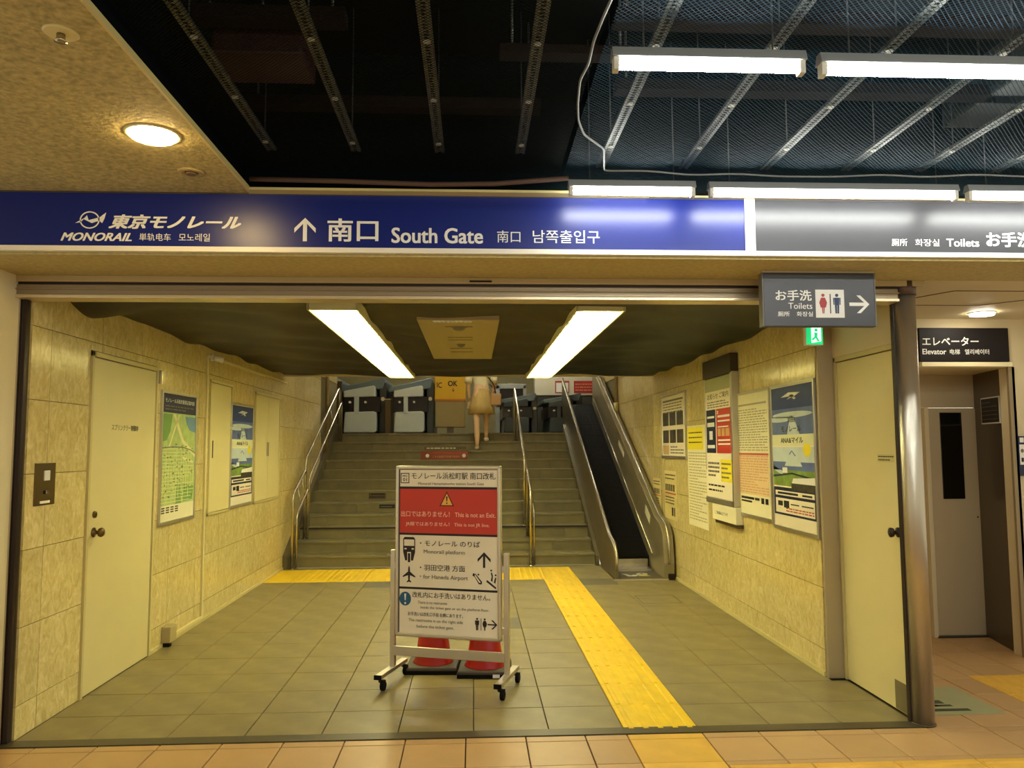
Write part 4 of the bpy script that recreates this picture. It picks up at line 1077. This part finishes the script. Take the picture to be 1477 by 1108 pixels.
for xx, tp, nm in ((1.618, .40, 'left_handrail'), (2.215, .62, 'right_handrail')):
    bm = bm_new(); P = [(xx, 8.90, tp * .28), (xx, 8.915, tp * .7), (xx, 9.02, tp * .98 + .01), (xx, 9.35, tp + .07), (xx, 14.1, tp + .07 + 4.75 * sl)]
    tube(bm, rounded(P, .12, 5), .016, 10); obj(nm, bm, M_steel, ec)
bm = bm_new(); tube(bm, [(2.15, 9.45, .22), (2.15, 13.9, .22 + 4.45 * sl)], .014, 8); obj('skirt_rail', bm, M_steel, ec)
bm = bm_new(); prism_yz(bm, [(9.6, .56), (9.85, .68), (9.80, .78), (9.55, .66)], 2.150, 2.154); obj('safety_label', bm, M_paper, ec)
bm = bm_new(); prism_yz(bm, [(11.2, 1.35), (11.6, 1.54), (11.55, 1.60), (11.15, 1.41)], 2.150, 2.154); obj('safety_label', bm, M_paper, ec)
sk = thing('floor_label', 'white and yellow worn safety label on the escalator landing plate', 'label', (1.86, 9.13, .0225))
def flat(parent, m, ps, z, name):
    bm = bm_new()
    for p in ps:
        a = [bm.verts.new((q[0], q[1], z)) for q in p]; b = [bm.verts.new((q[0], q[1], z + .0008)) for q in p]
        bm.faces.new(b); bm.faces.new(a[::-1])
        for i in range(len(p)): bm.faces.new([a[i], a[(i + 1) % len(p)], b[(i + 1) % len(p)], b[i]])
    return obj(name, bm, m, parent)
flat(sk, M_white, [[(-.09, -.08), (.0, -.08), (.06, .02), (.02, .05), (-.05, -.02), (-.08, .09), (-.13, .12)], ell(.10, .07, .07, .07, 14)], .0, 'white_shape')
flat(sk, M_yprint, [[(.03, -.08), (.17, -.08), (.14, -.02), (.05, -.02)]], .001, 'yellow_shape')
flat(sk, M_ink, [ell(.10, .08, .02, .02, 8), [(.0, .02), (.05, .03), (.03, .06)]], .0012, 'dark_shape')

# ------------------------------------------------------------------ upper gate hall
ZG = RS * 12
fu = struct(bx('floor', (-5.2, 5.2, Y1 + TR * 11 + .30, 20, ZG - .2, ZG - .012), M_grout), 'floor of the upper ticket gate hall', 'floor')
for i in range(12):
    for j in range(6): put_tile(fu, -4.8 + i * .8, -4.0 + i * .8, 13.75 + j * .8, 14.55 + j * .8, M_slab, .003, 'tile', ZG)
struct(bx('wall_back', (-5.2, 5.2, 19.2, 19.3, ZG - .1, 4.4), mat('hall_wall', (150, 140, 96), .6, noise=.1, scale=3)), 'back wall of the gate hall', 'wall')
struct(bx('wall_left', (-5.2, -5.1, 13.8, 19.3, ZG - .1, 4.4), M_passage)); struct(bx('wall_right', (5.1, 5.2, 13.8, 19.3, ZG - .1, 4.4), M_passage))
struct(bx('wall_left', (-5.2, XL - .30, 13.72, 13.8, ZG - .1, 4.4), M_passage)); struct(bx('wall_right', (XD, 5.2, 13.72, 13.8, ZG - .1, 4.4), M_passage))
def gate(x, yy, label, dark=False, w=.62):
    t = thing('ticket_gate', label, 'ticket gate', (x, yy, ZG), 0, 'ticket gates at the top of the stairs')
    # lower pale cabinet with sloping front
    mw = M_gatewhite if not dark else mat('gate_shadow_panel', (70, 78, 80), .45)  # shaded gates carry their shade in a darker panel colour
    bm = bm_new()
    prism(bm, [(-w / 2, .02), (w / 2 - .07, .02), (w / 2 - .04, .06), (w / 2 - .04, .38), (w / 2 - .10, .40), (-w / 2 + .02, .385)], -.16, 1.3)
    obj('lower_cabinet', bm, mw, t, .02)
    bm = bm_new(); prism(bm, [(-w / 2 - .02, .38), (w / 2 + .03, .38), (w / 2 + .03, .66), (-w / 2 - .02, .66)], -.13, 1.3); obj('dark_band', bm, M_gatedark, t, .01)
    bm = bm_new(); prism(bm, [(-w / 2, .645), (w / 2 - .06, .66), (w / 2 - .06, .83), (w / 2 - .09, .86), (-w / 2, .76)], -.17, 1.1); obj('upper_panel', bm, mw, t, .015)
    bm = bm_new(); box(bm, -w * .20, -w * .07, -.175, -.12, .36, .66); obj('centre_post', bm, mw, t, .008)
    bm = bm_new(); prism(bm, [(-w / 2 - .10, .74), (-w / 2 - .10, .83), (w * .1, .92), (w / 2 + .08, 1.0), (w / 2 + .10, .96), (w / 2 + .06, .80)], -.10, 1.35); obj('top_cover', bm, M_gateblue, t, .02)
    bm = bm_new(); box(bm, w / 2 + .0, w / 2 + .12, -.08, 1.35, 0, .92); obj('side_cabinet', bm, mat('gate_slate', (52, 56, 58), .4), t, .02)
    bm = bm_new(); cyl(bm, (w / 2 + .06, -.10, .62), (w / 2 + .06, -.05, .62), .035, seg=16); obj('card_reader', bm, M_alu, t)
    bm = bm_new(); cyl(bm, (w * .12, -.19, .56), (w * .12, -.12, .56), .02, seg=12); obj('indicator_lamp', bm, M_white, t)
    bm = bm_new(); cyl(bm, (-w * .32, -.19, .56), (-w * .32, -.12, .56), .02, seg=12); obj('indicator_lamp', bm, M_white, t)
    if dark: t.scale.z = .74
    return t
gate(-2.74, 14.0, 'ticket gate half hidden behind the left handrail', w=.5)
gate(-1.98, 14.1, 'left ticket gate of the two facing gates in view')
gate(-1.12, 14.1, 'right ticket gate beside the yellow sign cabinet', w=.58)
gate(.80, 14.3, 'ticket gate coloured as in shade behind the middle handrail', True, w=.5)
gate(1.62, 14.3, 'ticket gate coloured as in shade beside the escalator top', True, w=.5)
# posts at the gates
for x, l in ((-2.36, 'brown square post left of the ticket gates'), (-1.50, 'narrow brown post between the two ticket gates')):
    o = bx('gate_post', (x - .05, x + .05, 13.84, 13.94, ZG, ZG + (.92 if x < -2 else .6)), mat('post_brown', (84, 66, 42), .4, metal=.3), bevel=.008); tag(o, l, 'post')
    bx('post_cap', (x - .055, x + .055, 13.835, 13.945, ZG + (.92 if x < -2 else .6), ZG + (.93 if x < -2 else .61)), M_alu, o)
# yellow cabinet
yk = thing('yellow_sign_cabinet', 'yellow and cream cabinet with black lettering beyond the stairs', 'sign cabinet', (-.42, 14.2, ZG))
bm = bm_new(); box(bm, -.27, .27, 0, .3, .12, .60); obj('lower_panel', bm, mat('cream_panel', (160, 142, 92), .5), yk, .01)
bm = bm_new(); box(bm, -.28, .28, -.01, .31, .60, 1.25); obj('yellow_panel', bm, mat('yellow_panel', (226, 178, 22), .45), yk, .01)
bx('orange_rule', (-.28, .28, -.013, 0, .595, .63), mat('orange_rule', (196, 116, 20), .5), yk)
bm = bm_new(); box(bm, -.06, .06, .08, .2, 0, .12); obj('pedestal', bm, M_jamb, yk)
text('OK', yk, M_ink, -.04, .13, .86, .96, -.0115, .03)
text('IC', yk, M_ink, -.24, -.15, .83, .93, -.0115, .02)
text('↓', yk, M_ink, .03, .08, .76, .83, -.0115, .02)
# people-side dark opening, counter with banner
bn = thing('banner_counter', 'white counter front with a red banner beyond the escalator', 'counter', (1.86, 16.6, ZG))
bx('counter_body', (-.9, 1.2, 0, .4, 0, .85), mat('counter_dark', (54, 52, 44), .5), bn, .01)
bx('white_front', (-.56, 1.1, -.02, .3, .85, 1.45), mat('counter_white', (206, 200, 176), .5), bn, .01)
bx('red_banner', (.28, .86, -.028, -.02, .90, 1.16), mat('banner_red', (170, 40, 36), .5), bn)
bx('red_frame', (-.12, .18, -.028, -.02, .90, 1.16), mat('banner_red', (170, 40, 36), .5), bn); rects(bn, M_whitef, [(-.10, .16, .92, 1.12)], -.030, 'white_sheet', .002)
rects(bn, mat('pale_red_text', (212, 150, 110), .5), linesrect(.31, .83, .93, 1.12, 3, .35), -.030, 'small_print')
wf = thing('white_framed_screen', 'pale framed machine behind the middle handrail', 'machine', (.78, 16.0, ZG))
bm = bm_new(); box(bm, -.33, -.24, 0, .3, 0, 1.02); box(bm, .24, .30, 0, .3, 0, 1.02); box(bm, -.33, .30, 0, .3, .95, 1.05); obj('frame', bm, mat('machine_grey', (152, 156, 150), .4), wf, .006)
bx('dark_screen', (-.24, .24, .04, .28, .02, .95), M_gatedark, wf)
bx('ticket_slot', (.05, .20, .03, .045, .50, .66), mat('slot_pink', (196, 140, 120), .5), wf)
# pipe and pilaster on the stairwell walls
bm = bm_new(); tube(bm, [(XR - .04, 12.3, 1.0), (XR - .04, 12.3, 4.2)], .03, 10)
o = obj('wall_pipe', bm, mat('pipe_tan', (146, 124, 76), .5)); tag(o, 'tan vertical pipe on the right stairwell wall', 'pipe')
bm = bm_new(); cyl(bm, (XR - .04, 12.3, 2.05), (XR - .04, 12.3, 2.2), .042, seg=12); obj('pipe_coupling', bm, M_creamedge, o)
bm = bm_new(); tube(bm, [(XL + .04, 12.6, 1.2), (XL + .04, 12.6, 4.2)], .03, 10)
o = obj('wall_pipe', bm, mat('pipe_tan', (146, 124, 76), .5)); tag(o, 'tan vertical pipe on the left stairwell wall', 'pipe')

# ------------------------------------------------------------------ sign board on casters
DX, DY = .765, -.245
ry = math.atan2(DY, DX)
bd = thing('sign_board', 'freestanding white notice board on casters with red warning panel', 'notice board', (-.163, 5.078, 0), ry)
W2 = .355; ZB, ZT = .30, 1.385
bx('board_panel', (-W2 + .006, W2 - .006, -.012, .012, ZB + .006, ZT - .006), M_board, bd)
bm = bm_new()
box(bm, -W2, W2, -.02, .02, ZB, ZB + .022); box(bm, -W2, W2, -.02, .02, ZT - .022, ZT)
box(bm, -W2, -W2 + .022, -.02, .02, ZB, ZT); box(bm, W2 - .022, W2, -.02, .02, ZB, ZT)
obj('board_frame', bm, M_alu, bd, .006)
for s in (-1, 1):
    bx('post', (s * .382 - .016, s * .382 + .016, -.014 + .02, .018 + .02, .085, .84), M_alu, bd, .003)
    bx('post_bracket', (min(s * .35, s * .382), max(s * .35, s * .382), .0, .03, .72, .76), M_alu, bd)
    bx('post_bracket', (min(s * .35, s * .382), max(s * .35, s * .382), .0, .03, .34, .38), M_alu, bd)
    ft = bx('foot_bar', (s * .385 - .022, s * .385 + .022, -.20, .225, .075, .10), M_alu, bd, .003)
    bx('end_cap', (s * .385 - .023, s * .385 + .023, -.21, -.198, .074, .101), M_black, ft)
    for yy in (-.165, .195):
        c = bm_new(); cyl(c, (s * .385 - .012 + .02, yy, .030), (s * .385 + .012 + .02, yy, .030), .030, seg=20)
        cs_ = obj('caster_wheel', c, M_black, bd, .004)
        c = bm_new(); cyl(c, (s * .385, yy, .05), (s * .385, yy, .078), .012, seg=10); box(c, s * .385 + .0, s * .385 + .036, yy - .006, yy + .006, .045, .066); obj('caster_fork', c, M_dkbrown, cs_)
bx('cross_bar', (-.37, .37, -.012, .004, .175, .235), M_alu, bd, .003)
# printed face (front is -y)
fy = -.0125; xa, xb = -W2 + .024, W2 - .024; za, zb = ZB + .024, ZT - .024
FW, FH = xb - xa, zb - za
# rows measured on the photo, top = 0
def V(v): return zb - FH * v
def U(u): return xa + FW * u
rects(bd, M_ink, [(xa - .001, xa + .006, za, zb), (xa, xb, zb - .003, zb)], fy - .0002, 'black_rule')
rects(bd, M_ink, [(xa, xb, V(.120), V(.106)), (xa, xb, V(.405), V(.392)), (xa, xb, V(.735), V(.722))], fy - .0004, 'black_rule')
rects(bd, M_red, [(xa + .002, xb, V(.392), V(.120))], fy - .0002, 'red_panel')
F = fy - .0016
# heading
rects(bd, M_ink, [(U(.015), U(.105), V(.085), V(.022))], fy - .0006, 'station_mark'); rects(bd, M_board, [(U(.023), U(.097), V(.080), V(.027))], fy - .0010, 'station_mark_inner')
text('MO', bd, M_ink, U(.035), U(.085), V(.048), V(.034), F, .02); text('01', bd, M_ink, U(.038), U(.082), V(.073), V(.053), F, .02)
text('モノレール浜松町駅 南口改札', bd, M_ink, U(.13), U(.985), V(.060), V(.018), F, .008)
text('Monorail Hamamatsucho station South Gate', bd, M_inkgray, U(.20), U(.87), V(.095), V(.078), F, .008)
# red panel
poly(bd, mat('dark_red_print', (96, 16, 12), .5), [[(U(.42), V(.225)), (U(.57), V(.225)), (U(.495), V(.132))]], fy - .0008, 'warning_triangle')
poly(bd, mat('amber_print', (240, 180, 70), .5), [[(U(.438), V(.218)), (U(.552), V(.218)), (U(.495), V(.147))]], fy - .0012, 'warning_triangle')
poly(bd, M_ink, [[(U(.487), V(.165)), (U(.503), V(.165)), (U(.499), V(.195)), (U(.491), V(.195))], ell(U(.495), V(.206), .005, .005, 8)], F, 'exclamation_mark')
pk = mat('pale_pink_print', (246, 186, 160), .5)
text('出口ではありません！ This is not an Exit.', bd, pk, U(.02), U(.985), V(.292), V(.256), F, .015)
text('JR線ではありません！ This is not JR line.', bd, pk, U(.07), U(.925), V(.352), V(.322), F, .015)
# middle panel
trn = [[(U(.045), V(.51)), (U(.045), V(.43)), (U(.06), V(.418)), (U(.155), V(.418)), (U(.17), V(.43)), (U(.17), V(.51)), (U(.148), V(.562)), (U(.067), V(.562))]]
poly(bd, M_ink, trn, fy - .0006, 'train_pictogram')
poly(bd, M_board, [[(U(.055), V(.472)), (U(.055), V(.433)), (U(.16), V(.433)), (U(.16), V(.472))], ell(U(.07), V(.49), .009, .005, 10), ell(U(.145), V(.49), .009, .005, 10), [(U(.088), V(.565)), (U(.088), V(.51)), (U(.127), V(.51)), (U(.127), V(.565))]], fy - .0010, 'train_window')
poly(bd, M_ink, [[(U(.095), V(.572)), (U(.095), V(.517)), (U(.12), V(.517)), (U(.12), V(.572))]], fy - .0014, 'train_rail')
ax, az = .108, .648
pln = [(0, -.06), (.007, -.048), (.010, -.020), (.062, .010), (.062, .018), (.010, .004), (.007, .035), (.022, .046), (.022, .052), (0, .047)]
pln = [(ax + p[0] * 1.05, az + p[1] * .92) for p in pln] + [(ax - p[0] * 1.05, az + p[1] * .92) for p in reversed(pln[1:-1])]
poly(bd, M_ink, [[(U(p[0]), V(p[1])) for p in pln]], fy - .0008, 'aeroplane_pictogram')
text('・モノレール のりば', bd, M_ink, U(.22), U(.83), V(.470), V(.435), F, .01)
text('Monorail platform', bd, M_inkgray, U(.26), U(.68), V(.522), V(.492), F, .012)
text('・羽田空港 方面', bd, M_ink, U(.22), U(.68), V(.620), V(.582), F, .01)
text('・for Haneda Airport', bd, M_inkgray, U(.22), U(.71), V(.676), V(.644), F, .012)
poly(bd, M_ink, arrow(U(.87), V(.545), .095, pi / 2, .15), fy - .0008, 'up_arrow')
poly(bd, M_ink, [[(U(.76), V(.625)), (U(.785), V(.628)), (U(.85), V(.675)), (U(.845), V(.69)), (U(.815), V(.688)), (U(.775), V(.645)), (U(.755), V(.64))], [(U(.90), V(.662)), (U(.99), V(.705)), (U(.985), V(.715)), (U(.89), V(.672))],
                  [(U(.935), V(.665)), (U(.945), V(.64)), (U(.935), V(.62)), (U(.945), V(.615)), (U(.957), V(.635)), (U(.952), V(.672))], [(U(.965), V(.675)), (U(.978), V(.645)), (U(.99), V(.648)), (U(.98), V(.683))], ell(U(.813), V(.632), .006, .006, 8), ell(U(.94), V(.605), .006, .006, 8), ell(U(.983), V(.632), .006, .006, 8)], fy - .0008, 'stairs_pictogram')
poly(bd, M_board, [[(U(.775), V(.632)), (U(.782), V(.633)), (U(.838), V(.68)), (U(.82), V(.68)), (U(.782), V(.645))]], fy - .0012, 'stairs_pictogram_fill')
# lower panel
poly(bd, mat('teal_blue_print', (34, 92, 128), .5), [ell(U(.07), V(.795), .040, .044, 24)], fy - .0008, 'notice_disc')
poly(bd, M_white, [[(U(.06), V(.765)), (U(.08), V(.765)), (U(.075), V(.805)), (U(.065), V(.805))], ell(U(.07), V(.822), .007, .007, 10)], fy - .0012, 'exclamation_mark')
text('改札内にお手洗いはありません。', bd, M_ink, U(.145), U(.93), V(.785), V(.750), F, .008)
text('There is no restrooms', bd, M_inkgray, U(.20), U(.50), V(.822), V(.804), F, .006)
text('inside the ticket gate or on the platform floor.', bd, M_inkgray, U(.23), U(.92), V(.855), V(.834), F, .006)
text('お手洗いは改札口手前 右側にあります。', bd, M_ink, U(.10), U(.66), V(.896), V(.872), F, .008)
text('The restrooms is on the right side', bd, M_inkgray, U(.105), U(.66), V(.936), V(.912), F, .01)
text('before the ticket gate.', bd, M_inkgray, U(.19), U(.57), V(.972), V(.948), F, .01)
poly(bd, M_ink, figure(U(.80), V(.962), .075, False) + figure(U(.875), V(.962), .075, True) + [[(U(.836), V(.962)), (U(.842), V(.962)), (U(.842), V(.892)), (U(.836), V(.892))]], fy - .0008, 'restroom_pictogram')
poly(bd, M_ink, arrow(U(.95), V(.925), .062, 0, .14), fy - .0008, 'right_arrow')

# cones
def cone(x, y_, label, rz):
    t = thing('traffic_cone', label, 'traffic cone', (x, y_, 0), rz, 'two cones behind the notice board')
    bm = bm_new(); box(bm, -.172, .172, -.172, .172, .004, .046); obj('base', bm, M_conebase, t, .01)
    bx('base_rim', (-.174, .174, -.174, .174, 0, .026), M_black, t)
    bm = bm_new(); lathe(bm, [(.140, .044), (.136, .052), (.122, .072), (.034, .68), (.028, .70), (.010, .702)], seg=32); obj('cone_body', bm, M_cone, t)
    return t
cone(-.275, 5.52, 'left red traffic cone standing behind the notice board', R(-4))
c2 = cone(.077, 5.41, 'right red traffic cone standing behind the notice board', R(-4))
bx('maker_label', (.06, .105, -.1765, -.174, .006, .028), M_white, c2)

# ------------------------------------------------------------------ person on the stairs
pz = RS * 10
pp = thing('person', 'person in cream shirt and khaki skirt climbing the stairs, seen from behind', 'person', (.135, 13.0, pz))
def skin(name, joints, edges, m, parent, root=0, sub=2):
    me = bpy.data.meshes.new(name); me.from_pydata([j[:3] for j in joints], edges, []); me.materials.append(m)
    o = bpy.data.objects.new(name, me); COL.objects.link(o); o.parent = parent
    md = o.modifiers.new('skin', 'SKIN'); md.use_smooth_shade = True
    for i, j in enumerate(joints):
        sv = me.skin_vertices[0].data[i]; sv.radius = (j[3], j[4] if len(j) > 4 else j[3]); sv.use_root = (i == root)
    s = o.modifiers.new('sub', 'SUBSURF'); s.levels = sub; s.render_levels = sub
    return o
J = [(0, .12, .92, .13, .10),          # 0 pelvis
     (0, .13, 1.10, .11, .085), (0, .15, 1.28, .135, .09), (0, .16, 1.38, .07, .06), (0, .165, 1.47, .045, .045), (0, .17, 1.50, .04, .042),
     (-.085, .10, .86, .085), (-.08, .02, .50, .055), (-.078, -.02, .42, .05), (-.075, -.06, .26, .050), (-.075, -.10, .09, .030), (-.075, -.01, .03, .030), (-.075, .06, .025, .024),   # 6-12 left (lower) leg
     (.085, .14, .86, .085), (.085, .24, .55, .056), (.083, .235, .47, .05), (.08, .18, .36, .048), (.078, .13, .25, .030), (.078, .21, .185, .03), (.078, .28, .18, .024),        # 13-19 right leg
     (-.17, .15, 1.36, .052), (-.22, .11, 1.10, .040), (-.21, .18, .90, .028), (-.205, .20, .85, .028),
     (.17, .15, 1.36, .052), (.23, .12, 1.10, .040), (.20, .22, .95, .028), (.19, .25, .92, .028)]
Ed = [(0, 1), (1, 2), (2, 3), (3, 4), (4, 5), (0, 6), (6, 7), (7, 8), (8, 9), (9, 10), (10, 11), (11, 12), (0, 13), (13, 14), (14, 15), (15, 16), (16, 17), (17, 18), (18, 19),
      (2, 20), (20, 21), (21, 22), (22, 23), (2, 24), (24, 25), (25, 26), (26, 27)]
skin('body', J, Ed, M_skin, pp)
for s, (hx, hy, hz) in ((-1, (-.205, .20, .83)), (1, (.19, .25, .90))):
    hj = [(hx, hy, hz, .026, .018), (hx, hy + .01, hz - .05, .034, .016)]
    he = [(0, 1)]
    for q, (dx, ln) in enumerate(((-.024, .05), (-.008, .062), (.008, .058), (.024, .045))):
        b0 = len(hj); hj += [(hx + dx * .8, hy + .012, hz - .075, .009), (hx + dx, hy + .018, hz - .08 - ln * .5, .008), (hx + dx, hy + .006, hz - .08 - ln, .007)]; he += [(1, b0), (b0, b0 + 1), (b0 + 1, b0 + 2)]
    b0 = len(hj); hj += [(hx - s * .035, hy + .02, hz - .03, .010), (hx - s * .042, hy + .03, hz - .065, .008)]; he += [(0, b0), (b0, b0 + 1)]
    skin('hand', hj, he, M_skin, pp, 0, 1)
bm = bm_new(); bmesh.ops.create_uvsphere(bm, u_segments=24, v_segments=16, radius=1)
for v in bm.verts:
    x, y, z = v.co; k = 1 - .18 * max(0, -z); v.co = (x * .074 * k, y * .092 * k + .18 + (.01 if z < -.3 and y > 0 else 0), z * .115 + 1.605)
bmesh.ops.create_cone(bm, cap_ends=True, segments=8, radius1=.012, radius2=.004, depth=.04, matrix=Matrix.Translation((0, .275, 1.595)))
hd = obj('head', bm, M_skin, pp, smooth=True)
for s in (-1, 1):
    bm = bm_new(); bmesh.ops.create_uvsphere(bm, u_segments=8, v_segments=6, radius=.009, matrix=Matrix.Translation((s * .028, .262, 1.615))); obj('eye', bm, M_hair, hd)
    bm = bm_new(); bmesh.ops.create_uvsphere(bm, u_segments=8, v_segments=6, radius=.018, matrix=Matrix.Translation((s * .074, .18, 1.60)) @ Matrix.Diagonal((.4, .8, 1.3, 1))); obj('ear', bm, M_skin, hd)
bm = bm_new(); box(bm, -.02, .02, .258, .266, 1.556, 1.563); obj('mouth', bm, M_redsoft, hd)
bm = bm_new(); bmesh.ops.create_uvsphere(bm, u_segments=24, v_segments=16, radius=1)
for v in bm.verts:
    x, y, z = v.co
    if z > -.2 or y < .1: v.co = (x * .086, y * .100 + .165, z * .125 + 1.62 - (.08 if z < -.5 and y < .1 else 0))
    else: v.co = (x * .06, .17, 1.62 + z * .05)
obj('hair', bm, M_hair, pp, smooth=True)
bm = bm_new(); lathe(bm, [(.135, .88), (.130, 1.0), (.125, 1.10), (.150, 1.28), (.13, 1.38), (.07, 1.43), (.052, 1.44)], cy=.14, seg=24, sy=.75)
sh_ = obj('shirt', bm, M_shirt, pp, smooth=True)
for s in (-1, 1):
    bm = bm_new(); tube(bm, [(s * .12, .15, 1.38), (s * .18, .145, 1.34), (s * .215, .12, 1.18), (s * .225, .115, 1.12)], .060, 12); obj('sleeve', bm, M_shirt, sh_)
bm = bm_new(); seg = 36; prof = [(.128, 1.02), (.135, .98), (.165, .88), (.195, .74), (.225, .60)]
rings = [[bm.verts.new(((r + (.012 * sin(9 * t * 2 * pi / seg * 1) * (1.02 - z) * 2)) * cos(2 * pi * t / seg), .13 + .80 * r * sin(2 * pi * t / seg), z)) for t in range(seg)] for r, z in prof]
for i in range(len(rings) - 1):
    for k in range(seg): bm.faces.new([rings[i][k], rings[i][(k + 1) % seg], rings[i + 1][(k + 1) % seg], rings[i + 1][k]])
o = obj('skirt', bm, M_skirt, pp, smooth=True); o.modifiers.new('s', 'SOLIDIFY').thickness = .006
for jx, jy, jz in ((-.075, -.02, 0), (.078, .205, .146)):
    bm = bm_new(); bmesh.ops.create_uvsphere(bm, u_segments=16, v_segments=8, radius=1)
    for v in bm.verts: x, y, z = v.co; v.co = (x * .042 + jx, y * .115 + jy, max(z, -.6) * .05 + jz + .032)
    obj('shoe', bm, M_shoe, pp, smooth=True)
bg = thing('shoulder_bag', 'tan shoulder bag hanging at the right hip of the climbing person', 'bag', (.135, 13.0, pz))
bm = bm_new(); box(bm, .155, .33, .02, .11, .74, .94); obj('bag_body', bm, mat('tan_bag', (190, 150, 98), .6), bg, .02)
bm = bm_new(); tube(bm, rounded([(.24, .06, .93), (.20, .02, 1.10), (.02, .03, 1.32), (-.10, .10, 1.42), (-.12, .18, 1.42), (.0, .27, 1.25), (.20, .22, 1.05), (.24, .10, .93)], .05, 4), .009, 8); obj('strap', bm, M_hair, bg)
